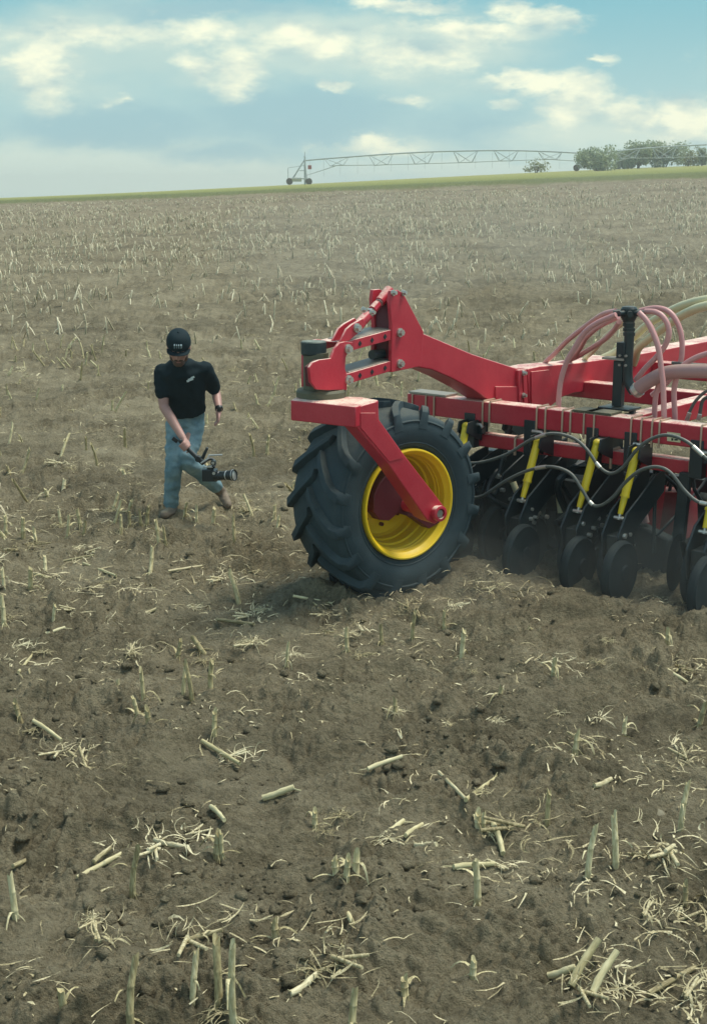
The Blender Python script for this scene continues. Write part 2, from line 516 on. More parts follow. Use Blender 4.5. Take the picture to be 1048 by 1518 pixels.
def soil():
    m, nt, b = new_mat('field_soil')
    geo = nt.nodes.new('ShaderNodeNewGeometry')
    pos = geo.outputs['Position']
    big, _ = noise(nt, pos, 0.55, 5, 0.6)
    mid, _ = noise(nt, pos, 5.0, 6, 0.65)
    fin, _ = noise(nt, pos, 46.0, 6, 0.7)
    grit, _ = noise(nt, pos, 210.0, 3, 0.7)
    k = math_node(nt, 'ADD', math_node(nt, 'MULTIPLY', big, 0.34), math_node(nt, 'ADD', math_node(nt, 'MULTIPLY', mid, 0.34), math_node(nt, 'MULTIPLY', fin, 0.32)))
    c = ramp(nt, k, [(0.37, (0.088, 0.075, 0.047)), (0.48, (0.226, 0.193, 0.122)), (0.60, (0.370, 0.322, 0.212))])
    # crumbs of straw and chaff too small to model
    vor = nt.nodes.new('ShaderNodeTexVoronoi')
    vor.inputs['Scale'].default_value = 34
    mp = nt.nodes.new('ShaderNodeMapping')
    mp.inputs['Scale'].default_value = (1.0, 0.45, 1.0)
    mp.inputs['Rotation'].default_value = (0, 0, 0.6)
    nt.links.new(vmath(nt, 'ADD', pos, vmath(nt, 'MULTIPLY', noise(nt, pos, 12, 3)[1], (0.12, 0.12, 0))), mp.inputs[0])
    nt.links.new(mp.outputs[0], vor.inputs['Vector'])
    chaff = math_node(nt, 'MULTIPLY', maprange(nt, vor.outputs['Distance'], 0.10, 0.17, 1.0, 0.0), maprange(nt, mid, 0.52, 0.62))
    c = mix_col(nt, math_node(nt, 'MULTIPLY', chaff, 0.55), c, (0.42, 0.37, 0.22))
    # the stubble field ends and green grass begins on the rise beyond
    sep = nt.nodes.new('ShaderNodeSeparateXYZ')
    nt.links.new(pos, sep.inputs[0])
    en, _ = noise(nt, pos, 0.09, 4, 0.6)
    yy = math_node(nt, 'ADD', sep.outputs[1], math_node(nt, 'MULTIPLY', math_node(nt, 'SUBTRACT', en, 0.5), 9.0))
    gmask = maprange(nt, yy, 93, 97)
    g1, _ = noise(nt, pos, 0.5, 6, 0.7)
    band = ramp(nt, maprange(nt, yy, 93, 240, 0, 1, False), [(0.0, (0.13, 0.13, 0.06)), (0.10, (0.13, 0.15, 0.065)), (0.22, (0.26, 0.27, 0.08)), (0.6, (0.36, 0.35, 0.10)), (1.0, (0.42, 0.39, 0.13))])
    gc = mix_col(nt, math_node(nt, 'MULTIPLY', g1, 0.8), band, (0.19, 0.21, 0.07))
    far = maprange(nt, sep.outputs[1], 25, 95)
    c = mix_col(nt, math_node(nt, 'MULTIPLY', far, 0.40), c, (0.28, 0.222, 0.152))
    mb_ = nt.nodes.new('ShaderNodeMapping')
    mb_.inputs['Rotation'].default_value = (0, 0, -0.12)
    mb_.inputs['Scale'].default_value = (0.07, 0.42, 1)
    nt.links.new(pos, mb_.inputs[0])
    bands, _ = noise(nt, mb_.outputs[0], 1.0, 5, 0.65)
    c = mix_col(nt, math_node(nt, 'MULTIPLY', maprange(nt, bands, 0.50, 0.66), 0.45), c, (0.115, 0.10, 0.065))
    nt.links.new(mix_col(nt, gmask, c, gc), b.inputs['Base Color'])
    b.inputs['Roughness'].default_value = 0.92
    b.inputs['Specular IOR Level'].default_value = 0.15
    cr = []
    wob = vmath(nt, 'ADD', pos, vmath(nt, 'MULTIPLY', noise(nt, pos, 30, 3)[1], (0.02, 0.02, 0.02)))
    for sc_ in (38.0, 95.0):
        vv = nt.nodes.new('ShaderNodeTexVoronoi')
        vv.inputs['Scale'].default_value = sc_
        nt.links.new(wob, vv.inputs['Vector'])
        cr.append(math_node(nt, 'SUBTRACT', 1.0, vv.outputs['Distance']))
    crumbs = math_node(nt, 'ADD', math_node(nt, 'MULTIPLY', cr[0], 0.6), math_node(nt, 'MULTIPLY', cr[1], 0.3))
    hh = math_node(nt, 'ADD', math_node(nt, 'ADD', math_node(nt, 'MULTIPLY', fin, 0.8), math_node(nt, 'MULTIPLY', grit, 0.35)), math_node(nt, 'MULTIPLY', crumbs, math_node(nt, 'ADD', math_node(nt, 'MULTIPLY', mid, 1.6), -0.35, None, True)))
    bump(nt, b, hh, 1.0, 0.042)
    return m


M['soil'] = soil()


def leaf_mat(name, c0, c1):
    m, nt, b = new_mat(name)
    at = nt.nodes.new('ShaderNodeAttribute')
    at.attribute_name = 'tint'
    nt.links.new(mix_col(nt, at.outputs['Fac'], c0, c1), b.inputs['Base Color'])
    b.inputs['Roughness'].default_value = 0.7
    b.inputs['Specular IOR Level'].default_value = 0.2
    tr = nt.nodes.new('ShaderNodeBsdfTranslucent')
    tr.inputs[0].default_value = (*[x * 1.3 for x in c1], 1)
    mx = nt.nodes.new('ShaderNodeMixShader')
    mx.inputs[0].default_value = 0.45
    nt.links.new(b.outputs[0], mx.inputs[1])
    nt.links.new(tr.outputs[0], mx.inputs[2])
    nt.links.new(mx.outputs[0], nt.nodes['Material Output'].inputs[0])
    return m


M['leaf'] = leaf_mat('green_leaves', (0.20, 0.25, 0.15), (0.33, 0.38, 0.24))
M['paleleaf'] = leaf_mat('yellow_green_leaves', (0.15, 0.17, 0.075), (0.28, 0.29, 0.13))

# ------------------------------------------------------------------ terrain


def smooth01(t):
    t = np.clip(t, 0, 1)
    return t * t * (3 - 2 * t)


def _hash(ix, iy, seed):
    h = (ix.astype(np.int64) * 374761393 + iy.astype(np.int64) * 668265263 + seed * 1442695041) & 0xffffffff
    h = ((h ^ (h >> 13)) * 1274126177) & 0xffffffff
    return (h ^ (h >> 16)) & 0xffffffff


def perlin(x, y, seed=0):
    ix, iy = np.floor(x), np.floor(y)
    fx, fy = x - ix, y - iy
    u, v = fx * fx * fx * (fx * (fx * 6 - 15) + 10), fy * fy * fy * (fy * (fy * 6 - 15) + 10)

    def g(dx, dy):
        a = _hash(ix + dx, iy + dy, seed) / 4294967296.0 * 2 * pi
        return np.cos(a) * (fx - dx) + np.sin(a) * (fy - dy)
    a, b_ = g(0, 0) + u * (g(1, 0) - g(0, 0)), g(0, 1) + u * (g(1, 1) - g(0, 1))
    return (a + v * (b_ - a)) * 1.5


def base_height(x, y):
    """the field is level near the camera and rises, more to the right, to a low ridge at 250 m"""
    t1 = np.clip((y - 14) / 86, 0, 1)
    A = np.where(y < 100, 3.45 * (0.25 * t1 * t1 + 0.75 * t1) * smooth01((y - 10) / 22), 3.45 + 2.05 * np.clip((y - 100) / 150, 0, 1))
    B = np.where(y < 100, 0.0394 * t1 * smooth01((y - 10) / 30), 0.0394 + 0.0106 * np.clip((y - 100) / 150, 0, 1))
    far = np.clip((y - 250) / 900, 0, 1)
    A = A * (1 - smooth01(far))
    B = B * (1 - smooth01(far))
    return A + B * 110 * np.tanh(x / 110)


def clod(x, y, cell, seed, amp, fill):
    """lumps of soil: each cell holds one flat-sided lump of its own size, tilt and height"""
    x, y = x / cell, y / cell
    ix, iy = np.floor(x), np.floor(y)
    out = np.zeros_like(x)
    for dx in (-1, 0, 1):
        for dy in (-1, 0, 1):
            cx, cy = ix + dx, iy + dy
            h1 = _hash(cx, cy, seed) / 4294967296.0
            h2 = _hash(cx, cy, seed + 50) / 4294967296.0
            h3 = _hash(cx, cy, seed + 90) / 4294967296.0
            ex, ey = x - (cx + 0.15 + 0.7 * h1), y - (cy + 0.15 + 0.7 * h2)
            th = 6.283 * h3
            a, b_ = ex * np.cos(th) + ey * np.sin(th), -ex * np.sin(th) + ey * np.cos(th)
            rr = 0.30 + 0.42 * h2
            d = (np.abs(a) ** 2.6 + np.abs(b_ * 1.35) ** 2.6) ** (1 / 2.6) / rr
            v = np.clip(1 - d * d, 0, None) ** 0.55 * (0.35 + 0.65 * h1) * (1 + 0.7 * a)
            out = np.maximum(out, np.where(h3 * 7.0 % 1.0 < fill, v, 0))
    return out * amp


def detail_height(x, y):
    # tilled soil: clods drawn out a little along the travel direction of the machine
    dx, dy = 0.635, 0.773
    a, c = x * dx + y * dy, -x * dy + y * dx
    sx, sy = x * 0.95, y * 0.95
    wx = 0.10 * perlin(x * 2.1, y * 2.1, 11)
    wy = 0.10 * perlin(x * 2.1, y * 2.1, 12)
    sx, sy = sx + wx, sy + wy
    rough = smooth01(0.5 + 0.8 * perlin(x * 0.8, y * 0.8, 5) + 0.45 * perlin(x * 2.3, y * 2.3, 15))
    h = 0.060 * perlin(sx * 0.55, sy * 0.75, 1)
    h += 0.060 * perlin(sx * 1.5, sy * 1.9, 2)
    h += 0.072 * perlin(sx * 2.6, sy * 4.4, 3) * (0.5 + 0.5 * rough)
    h += 0.052 * perlin(sx * 5.2, sy * 9.0, 4) * (0.50 + 0.6 * rough)
    h += clod(sx, sy, 0.17, 21, 0.030, 0.50) * (0.2 + rough)
    h += clod(sx + 3.1, sy + 1.7, 0.105, 22, 0.034, 0.62) * (0.45 + 0.8 * rough)
    h += clod(sx, sy, 0.052, 23, 0.021, 0.78) * (0.6 + 0.7 * rough)
    h += 0.015 * perlin(sx * 25, sy * 27, 7) * (0.3 + rough)
    h += 0.011 * perlin(sx * 47, sy * 50, 8) * (0.4 + rough)
    h += 0.006 * np.abs(perlin(sx * 90, sy * 93, 9)) * (0.5 + rough)
    # soil thrown up in a low bank in front of the openers and round the tyre
    qa = (x + 0.2202) * 0.6348 + (y - 9.1183) * 0.7727
    qb = (x + 0.2202) * 0.7727 - (y - 9.1183) * 0.6348
    bank = np.exp(-((qa - 1.12) / 0.26) ** 2) * smooth01((qb + 0.1) / 0.6)
    h += bank * (0.06 + 0.05 * perlin(x * 3.3, y * 3.3, 31))
    wa = np.sqrt(((x - 0.234) / 0.62) ** 2 + ((y - 9.581) / 0.62) ** 2)
    h += 0.02 * np.exp(-((wa - 1.15) / 0.22) ** 2)
    return h


def ground_h(x, y):
    x, y = np.atleast_1d(np.asarray(x, float)), np.atleast_1d(np.asarray(y, float))
    return base_height(x, y) + detail_height(x, y) * np.clip((140 - y) / 60, 0, 1)


def gz(x, y):
    return float(ground_h(x, y)[0])


def on_ground(u, v):
    p = on_z(u, v, 0)
    for _ in range(6):
        p = on_z(u, v, gz(p.x, p.y))
    return p


def project(p):
    q = Vector(p) - CAM
    zz = q.dot(_D)
    return PW / 2 + FPX * q.x / zz, PH / 2 - FPX * q.dot(_U) / zz


def build_ground():
    ys = list(np.linspace(-14, 3.0, 24))
    v = 1518 + 560.0
    while v > 300:
        y = FPX * CAM_H / (v - YH)
        if y > 3.05:
            ys.append(y)
        v -= 1.7 if y < 40 else 1.0
        if y > 130:
            break
    ys += list(np.geomspace(ys[-1] * 1.02, 300, 60)) + list(np.geomspace(310, 4500, 30))
    ys = np.array(ys)
    inner = np.linspace(-0.285, 0.285, 600)
    outer = np.concatenate([np.linspace(0.295, 0.6, 34), np.linspace(0.65, 1.6, 14)])
    ss = np.concatenate([-outer[::-1], inner, outer])
    X = np.outer(np.abs(ys) + 3.0, ss)
    Y = np.repeat(ys[:, None], len(ss), 1)
    Z = ground_h(X.ravel(), Y.ravel())
    n, k = len(ys), len(ss)
    co = np.stack([X.ravel(), Y.ravel(), Z], 1)
    i = np.arange((n - 1) * k).reshape(n - 1, k)[:, :-1].ravel()
    quads = np.stack([i, i + 1, i + k + 1, i + k], 1)
    me = bpy.data.meshes.new('ground')
    me.vertices.add(len(co))
    me.vertices.foreach_set('co', co.ravel().astype(np.float32))
    me.loops.add(quads.size)
    me.loops.foreach_set('vertex_index', quads.ravel().astype(np.int32))
    me.polygons.add(len(quads))
    me.polygons.foreach_set('loop_start', (np.arange(len(quads)) * 4).astype(np.int32))
    me.polygons.foreach_set('loop_total', np.full(len(quads), 4, np.int32))
    me.update(calc_edges=True)
    me.shade_smooth()
    me.materials.append(M['soil'])
    o = bpy.data.objects.new('field_ground', me)
    col.objects.link(o)
    tag(o, 'brown tilled maize field rising to a green grassy ridge', 'field', kind='structure')


build_ground()


def raw_mesh(name, verts, quads, mat, tint=None, smooth=False):
    """verts (n,3), quads (m,4): one mesh, with a per-vertex shade number"""
    me = bpy.data.meshes.new(name)
    verts, quads = np.asarray(verts, np.float32), np.asarray(quads, np.int32)
    me.vertices.add(len(verts))
    me.vertices.foreach_set('co', verts.ravel())
    me.loops.add(quads.size)
    me.loops.foreach_set('vertex_index', quads.ravel())
    w = quads.shape[1]
    me.polygons.add(len(quads))
    me.polygons.foreach_set('loop_start', (np.arange(len(quads)) * w).astype(np.int32))
    me.polygons.foreach_set('loop_total', np.full(len(quads), w, np.int32))
    me.update(calc_edges=True)
    if smooth:
        me.shade_smooth()
    if tint is not None:
        at = me.attributes.new('tint', 'FLOAT', 'POINT')
        at.data.foreach_set('value', np.asarray(tint, np.float32))
    me.materials.append(mat)
    o = bpy.data.objects.new(name, me)
    col.objects.link(o)
    return o

# ------------------------------------------------------------------ the seed drill
# wheel frame: e_r = rearwards along the wheel's roll, e_w = outwards along its axle; frame of the drill: f_r rearwards, f_w across
WO = Vector((0.234, 9.581, 0))
WA = radians(37)
e_r, e_w, UPV = Vector((cos(WA), sin(WA), 0)), Vector((sin(WA), -cos(WA), 0)), Vector((0, 0, 1))
FO = Vector((-0.2202, 9.1183, 0))
f_r, f_w = Vector((0.635, 0.773, 0)).normalized(), Vector((0.773, -0.635, 0)).normalized()


def W(a, b, z):
    return WO + e_r * a + e_w * b + UPV * z


def Fp(a, b, z):
    return FO + f_r * a + f_w * b + UPV * z


def wb(u, v, b):
    return on_plane(u, v, WO + e_w * b, e_w)


def fb(u, v, b):
    return on_plane(u, v, FO + f_w * b, f_w)


def fa(u, v, a):
    return on_plane(u, v, FO + f_r * a, f_r)


def build_drill():
    root = empty('seed_drill', tuple(WO), label='red folding seed drill with big yellow-rimmed tyre and pink hoses', cat='seed drill')
    red, blk = M['red'], M['black']
    hubz = 0.668
    # ---- wheel
    wheel = empty('gauge_wheel', (0, 0, hubz))
    wheel.parent = root
    c = W(0, 0, hubz)
    tp = [(-.235, .40), (-.262, .425), (-.285, .50), (-.288, .555), (-.268, .625), (-.235, .652), (-.12, .664), (0, .668), (.12, .664), (.235, .652), (.268, .625), (.288, .555), (.285, .50), (.262, .425), (.235, .40), (.15, .385), (-.15, .385)]
    mb = MB()
    mb.lathe(c, e_w, e_r, tp, 96, closed=True)
    # raised rings on the side wall
    for s in (1, -1):
        for r_, b_ in ((.445, .268), (.600, .281)):
            ring = [(s * (b_ - .006), r_ - .010), (s * (b_ + .005), r_ - .004), (s * (b_ + .005), r_ + .004), (s * (b_ - .008), r_ + .010)]
            mb.lathe(c, e_w, e_r, ring, 96, closed=True)
    # tread bars in a chevron
    nl = 16
    for s in (1, -1):
        for i in range(nl):
            a0 = 2 * pi * (i + (0.5 if s > 0 else 0.0)) / nl
            st = [(-.012, .640, .712, 0.0), (.05, .640, .714, .10), (.12, .638, .714, .20), (.19, .630, .711, .30), (.245, .610, .702, .36), (.284, .575, .668, .395), (.290, .545, .590, .405)]
            rings = []
            for b_, r0, r1, da in st:
                th = a0 + da

                def P(r, dth, db=0):
                    return c + e_w * (s * (b_ + db)) + (e_r * cos(th + dth) + UPV * sin(th + dth)) * r
                hw0, hw1 = .050 / .66, .028 / .66
                rings.append([P(r0, -hw0), P(r1, -hw1), P(r1, hw1), P(r0, hw0)])
            mb.rings(rings)
    mb.build('tyre', M['rubber'], wheel, sharp=50, bevel=0.006)
    rim = MB()
    rp = [(.262, .402), (.278, .400), (.281, .390), (.274, .381), (.258, .376), (.235, .358), (.19, .352), (.183, .346), (.165, .346), (.155, .338), (.10, .330), (.09, .318), (.02, .312), (.012, .300), (-.04, .292), (-.06, .275), (-.065, .17), (-.05, .15), (-.03, .145), (-.03, .02), (-.12, .02), (-.12, .30), (-.235, .402), (.2, .402)]
    rim.lathe(c, e_w, e_r, rp, 80, closed=True)
    rim.build('rim', M['yellow'], wheel, sharp=28)
    hub = MB()
    hub.lathe(c, e_w, e_r, [(-.05, .001), (-.05, .12), (.04, .12), (.06, .10), (.12, .085), (.12, .001)], 32)
    for k in range(8):
        a = 2 * pi * k / 8
        q = c + (e_r * cos(a) + UPV * sin(a)) * .205
        hub.cyl(q - e_w * .065, q - e_w * .035, .014, n=6)
    hub.build('hub', M['dark_red'], wheel)
    # ---- fork: crossbar, one outer leg, gusset, axle
    fork = empty('wheel_fork', (0, 0, 0))
    fork.parent = root
    zt = 1.478
    tl, fc, rc = on_z(431, 593, zt), on_z(527, 603, zt), on_z(561, 593, zt)
    plan = [tl, fc, rc, on_z(536, 588.5, zt), on_z(470, 586.5, zt), on_z(440, 588, zt)]
    m = MB()
    m.prism(plan, (0, 0, -.138))
    m.build('crossbar', red, fork, bevel=0.008)
    bO = .575
    px = [(527.5, 604), (560.5, 594.5), (562, 622), (599, 674), (657, 749), (657, 768), (645, 777), (633, 771), (577, 690), (527.5, 633)]
    m = MB()
    m.prism([wb(u, v, bO) for u, v in px], -e_w * .15)
    m.build('leg', red, fork, bevel=0.007)
    m = MB()   # weld plate over the knee
    m.prism([wb(u, v, bO) for u, v in [(534, 612), (556, 612), (560, 626), (597, 679), (576, 684), (534, 634)]], e_w * .006)
    m.build('knee_plate', red, fork, bevel=0.002)
    m = MB()
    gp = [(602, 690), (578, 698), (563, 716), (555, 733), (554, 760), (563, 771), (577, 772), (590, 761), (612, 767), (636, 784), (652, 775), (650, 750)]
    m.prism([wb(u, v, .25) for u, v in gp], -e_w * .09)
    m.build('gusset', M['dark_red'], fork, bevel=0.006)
    m = MB()
    m.lathe(W(-.01, 0, hubz), e_w, e_r, [(.02, .05), (.60, .05), (.607, .056), (.625, .056), (.628, .05), (.628, .036), (.60, .036), (.60, .001), (.02, .001)], 24)
    m.build('axle_tube', red, fork, sharp=30)
    m = MB()
    m.lathe(W(-.01, 0, hubz), e_w, e_r, [(.595, .001), (.595, .030), (.618, .028), (.618, .001)], 6)
    m.build('axle_nut', M['worn'], fork)
    # far leg on the other side of the tyre
    m = MB()
    # ---- swivel
    sw = Fp(0, 0, 0)
    m = MB()
    m.lathe(Fp(0, 0, 1.5), UPV, f_r, [(-.02, .001), (-.02, .17), (.015, .17), (.03, .16), (.03, .001)], 40)
    m.build('swivel_plate', M['olive'], root, sharp=30)
    m = MB()
    m.lathe(Fp(-.04, -.01, 1.52), UPV, f_r, [(0, .001), (0, .085), (.26, .085), (.26, .001)], 32)
    m.build('swivel_post', M['olive'], root, sharp=30)
    m = MB()
    m.lathe(Fp(-.05, -.02, 1.775), UPV, f_r, [(-.012, .001), (-.012, .078), (.0, .086), (.075, .086), (.082, .080), (.082, .001)], 32)
    m.build('grease_cap', M['capblack'], root, sharp=30)
    head_px = [(455, 545), (460, 537), (470, 533), (487, 531), (493, 516), (500, 508), (509, 506), (520, 507), (513, 520), (509, 530), (508, 546), (511, 556), (511, 578), (480, 578), (466, 577), (457, 566)]
    for b_ in (.12, -.13):
        m = MB()
        off = f_w * (b_ - .12)
        m.prism([fb(u if b_ > 0 else max(u, 488), v, .12) + off for u, v in (head_px if b_ > 0 else head_px[3:14])], f_w * .022)
        m.build('swivel_head_plate', red, root, bevel=0.004)
    m = MB()
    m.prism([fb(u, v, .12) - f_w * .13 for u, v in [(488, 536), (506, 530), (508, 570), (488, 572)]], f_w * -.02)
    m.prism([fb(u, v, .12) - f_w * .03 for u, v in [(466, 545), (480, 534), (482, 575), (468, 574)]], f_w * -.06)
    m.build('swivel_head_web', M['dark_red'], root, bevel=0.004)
    # lug carrying the top link
    m = MB()
    m.prism([fb(u, v, .12) for u, v in [(505, 507), (514, 488), (522, 481), (538, 472), (543, 480), (530, 495), (518, 505)]], -f_w * .02)
    m.prism([fb(u, v, .12) - f_w * .09 for u, v in [(505, 507), (514, 488), (522, 481), (538, 472), (543, 480), (530, 495), (518, 505)]], f_w * .02)
    m.build('top_link_lug', red, root, bevel=0.004)
    # ---- parallel arms: open channels
    for (p0, p1, hgt) in (((511, 508), (592, 486), 15.), ((511, 556), (592, 532), 15.)):
        m = MB()
        for b_ in (.095, -.115):
            q = [fb(*p0, .12), fb(*p1, .12), fb(p1[0], p1[1] + hgt, .12), fb(p0[0], p0[1] + hgt, .12)]
            m.prism([x + f_w * (b_ - .12) for x in q], f_w * .018)
        q = [fb(*p0, .12), fb(*p1, .12)]
        m.prism([q[0] + f_w * -.025, q[1] + f_w * -.025, q[1] - f_w * .217, q[0] - f_w * .217], UPV * -.012)
        ar = m.build('parallel_arm', red, root, bevel=0.003)
        m = MB()
        for t in (.28, .5, .74):
            q0, q1 = fb(*p0, .12), fb(*p1, .12)
            cc = q0.lerp(q1, t) - UPV * .036 + f_w * -.007
            m.cyl(cc - f_w * .004, cc + f_w * .004, .019, n=4)
        m.build('slot', M['black'], ar)
        m = MB()
        q0, q1 = fb(*p0, .12), fb(*p1, .12)
        m.prism([q0.lerp(q1, .12) - f_w * .026, q0.lerp(q1, .9) - f_w * .026, q0.lerp(q1, .9) - f_w * .213, q0.lerp(q1, .12) - f_w * .213], UPV * .006)
        m.build('worn_cover_strip', M['worn'], ar, bevel=0.002)
    # ---- mast and boom
    mast = [(598, 435), (590, 430), (580, 431), (578, 445), (581, 482), (580, 552), (624, 543), (628, 492), (609, 456)]
    m = MB()
    m.prism([fb(u, v, .12) for u, v in mast], -f_w * .03)
    m.prism([fb(u, v, .12) - f_w * .19 for u, v in mast], f_w * .03)
    ms = m.build('mast_plate', red, root, bevel=0.004)
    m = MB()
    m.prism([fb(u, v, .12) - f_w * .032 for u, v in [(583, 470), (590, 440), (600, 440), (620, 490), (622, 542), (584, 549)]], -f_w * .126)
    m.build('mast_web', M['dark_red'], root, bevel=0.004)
    m = MB()
    q = fb(562, 522, .02)
    m.cyl(fb(551, 526, .02), fb(584, 522, .02), .034, n=16)
    m.build('damper', M['plastic'], root)
    boom = [(624, 493), (700, 525), (765, 546), (780, 549), (780, 628), (757, 624), (736, 601), (700, 577), (668, 560), (640, 548), (622, 545)]
    m = MB()
    m.prism([fb(u, v, .11) for u, v in boom], -f_w * .22)
    m.build('boom', red, root, bevel=0.008)
    m = MB()   # flange joint
    for du in (0, 7.5):
        m.prism([fb(u + du, v, .135) for u, v in [(768, 549), (773, 548), (776, 626), (770, 626)]], -f_w * .27)
    m.build('flange', red, root, bevel=0.004)
    m = MB()
    m.prism([fb(u, v, .11) for u, v in [(733, 573), (766, 573), (772, 600), (772, 632), (742, 628), (733, 600)]], f_w * .014)
    m.build('boom_gusset', red, root, bevel=0.003)
    beam = [(782, 547), (800, 543), (856, 538), (930, 528), (985, 518), (1048, 506), (1130, 489), (1130, 528), (1048, 541), (930, 573), (850, 583), (815, 595), (786, 625)]
    m = MB()
    m.prism([fb(u, v, .11) for u, v in beam], -f_w * .22)
    m.build('main_beam', red, root, bevel=0.008)
    m = MB()
    m.prism([fb(u, v, .11) for u, v in [(786, 551), (812, 548), (826, 592), (808, 607), (786, 622)]], f_w * .012)
    m.build('beam_gusset', red, root, bevel=0.003)
    # bolts
    for u, v, b_ in [(515, 517, .142), (516, 563, .142), (592, 493, .12), (592, 539, .12), (528, 486, .12), (775, 586, .137), (775, 601, .137), (775, 553, .137), (582, 434, .12), (597, 434, .12), (538, 459, .08), (550, 463, .08)]:
        m = MB()
        p = fb(u, v, b_)
        R_ = .026 if u < 770 and v > 480 else .017
        m.cyl(p, p + f_w * .012, R_ * 1.25, n=20)
        m.cyl(p + f_w * .012, p + f_w * .034, R_ * .85, n=6)
        m.build('pivot_bolt', M['steel'], root)
    # top link (turnbuckle)
    tlk = empty('top_link', (0, 0, 0))
    tlk.parent = root
    q0, q1 = fb(528, 486, .02), fb(576, 433, .02)

    def lk(t):
        return q0.lerp(q1, t)
    m = MB()
    m.cyl(lk(.0), lk(.36), .040, .036, n=12).cyl(lk(.72), lk(1.04), .036, .044, n=12)
    m.build('clevis', red, tlk, bevel=0.003)
    m = MB()
    m.cyl(lk(.34), lk(.76), .017, n=12)
    m.build('threaded_rod', M['worn'], tlk)
    m = MB()
    m.cyl(lk(.50), lk(.66), .032, n=8)
    m.build('turn_sleeve', red, tlk)
    m = MB()
    m.cyl(lk(.40), lk(.45), .034, n=6).cyl(lk(.70), lk(.74), .030, n=6)
    m.build('lock_nut', M['steel'], tlk)
    # ---- tool bars
    aT = 1.80

    def bar(a, b0, b1, z0, z1, name, mat, depth=.16):
        m_ = MB()
        m_.box(Fp(a + depth / 2, (b0 + b1) / 2, (z0 + z1) / 2), f_r * (depth / 2), f_w * ((b1 - b0) / 2), UPV * ((z1 - z0) / 2))
        return m_.build(name, mat, root, bevel=0.010)
    bar(aT, -.63, 3.2, 1.085, 1.245, 'tool_bar', red)
    zl = (fa(708, 640, aT + .06) - Fp(0, 0, 0)).z
    bar(aT + .06, -.15, 3.2, zl - .115, zl - .012, 'lower_tool_bar', red, .12)
    bar(3.35, -.6, 3.4, 1.10, 1.24, 'rear_tool_bar', red)
    bar(4.6, -.6, 3.6, 1.16, 1.30, 'rear_tool_bar', red)
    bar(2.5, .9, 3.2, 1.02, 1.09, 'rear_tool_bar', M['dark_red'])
    m = MB()
    m.box(Fp(3.6, 1.25, 1.15), f_r * 1.6, f_w * .07, UPV * .075)
    m.build('frame_rail', red, root, bevel=0.008)
    m = MB()
    m.box(Fp(3.6, 2.35, 1.17), f_r * 1.6, f_w * .07, UPV * .075)
    m.build('frame_rail', red, root, bevel=0.008)
    # U bolts around the bars
    def ubolt(a, b, z0, z1, dep, r=.008):
        m_ = MB()
        e = .006
        pts = [Fp(a - e, b, z0 - .03), Fp(a - e, b, z1 - .01), Fp(a + .004, b, z1 + e), Fp(a + dep - .004, b, z1 + e), Fp(a + dep + e, b, z1 - .01), Fp(a + dep + e, b, z0 - .03)]
        m_.tube(pts, r, 8)
        m_.build('u_bolt', M['ubolt'], root)

    def b_at(u, v, a=aT):
        return (fa(u, v, a) - FO).dot(f_w)
    for u, v in [(612, 582), (632, 585), (644, 587), (716, 598), (726, 600), (796, 608), (809, 609), (834, 612), (846, 613), (866, 615), (881, 617), (936, 622), (951, 624), (967, 625), (978, 626), (1040, 632)]:
        ubolt(aT, b_at(u, v), 1.085, 1.245, .16)
    for u, v in [(764, 652), (906, 668), (1023, 684)]:
        ubolt(aT + .06, b_at(u, v, aT + .06), zl - .115, zl - .012, .12, .011)
    # clamp plates on top
    for u0, u1 in ((848, 878), (868, 905), (606, 660)):
        m = MB()
        b0, b1 = b_at(u0, 613), b_at(u1, 616)
        m.box(Fp(aT + .08, (b0 + b1) / 2, 1.257), f_r * .085, f_w * ((b1 - b0) / 2), UPV * .008)
        m.build('clamp_plate', M['olive'] if u0 > 800 else M['worn'], root, bevel=0.002)
    # decal with dark marks too small to read
    dc = [fa(u, v, aT) for u, v in [(988.5, 640), (1008, 642.5), (1008, 656), (988.5, 653.5)]]
    m = MB()
    m.prism([p - f_r * .0045 for p in dc], f_r * .004)
    d_o = m.build('decal', M['decal'], root)
    m = MB()
    for (ua, va, ub_, vb) in [(990.5, 644.5, 994, 646.5), (995, 649.5, 998, 653), (999.5, 645.5, 1005, 647.5), (999.5, 650.5, 1004.5, 653)]:
        m.prism([fa(u, v, aT) - f_r * .0062 for u, v in [(ua, va), (ub_, va), (ub_, vb), (ua, vb)]], f_r * .0012)
    m.build('decal_print', M['ink'], d_o, smooth=False)
    # hangers between the two bars
    for u in (696, 785, 878, 935, 1034):
        b_ = b_at(u, 640)
        m = MB()
        m.box(Fp(aT + .09, b_, (1.085 + zl) / 2 - .03), f_r * .10, f_w * .05, UPV * ((1.085 - zl) / 2 + .09))
        m.box(Fp(aT + .02, b_ + .09, zl + .03), f_r * .03, f_w * .03, UPV * .035)
        m.build('bar_hanger', blk, root, bevel=0.006)
        m = MB()
        p = Fp(aT - .012, b_ + .03, 1.065)
        m.tube([p, p + f_w * .08, p + f_w * .10 + UPV * -.02], .014, 8)
        m.build('pipe_stub', M['steel'], root)
    # ---- row units
    def unit(back, cyl_px, lift=0.0):
        r_ = empty('row_unit', (0, 0, 0))
        r_.parent = root
        (u0, v0), (u1, v1) = cyl_px
        top = fa(u0, v0, aT - .10) + f_r * back
        bot = fa(u1, v1, aT - .26) + f_r * back
        dv = (bot - top)
        m_ = MB()
        m_.cyl(top - dv * .02, top + dv * .66, .030, n=18)
        m_.cyl(top + dv * .66, top + dv * .70, .034, n=18)
        m_.tube([top + dv * .70, top + dv * .97], [.026, .020], 12)
        m_.ball(top - dv * .03, .034, .034, .034)
        cy = m_.build('cylinder', M['cylyel'] if back == 0 else blk, r_)
        m_ = MB()
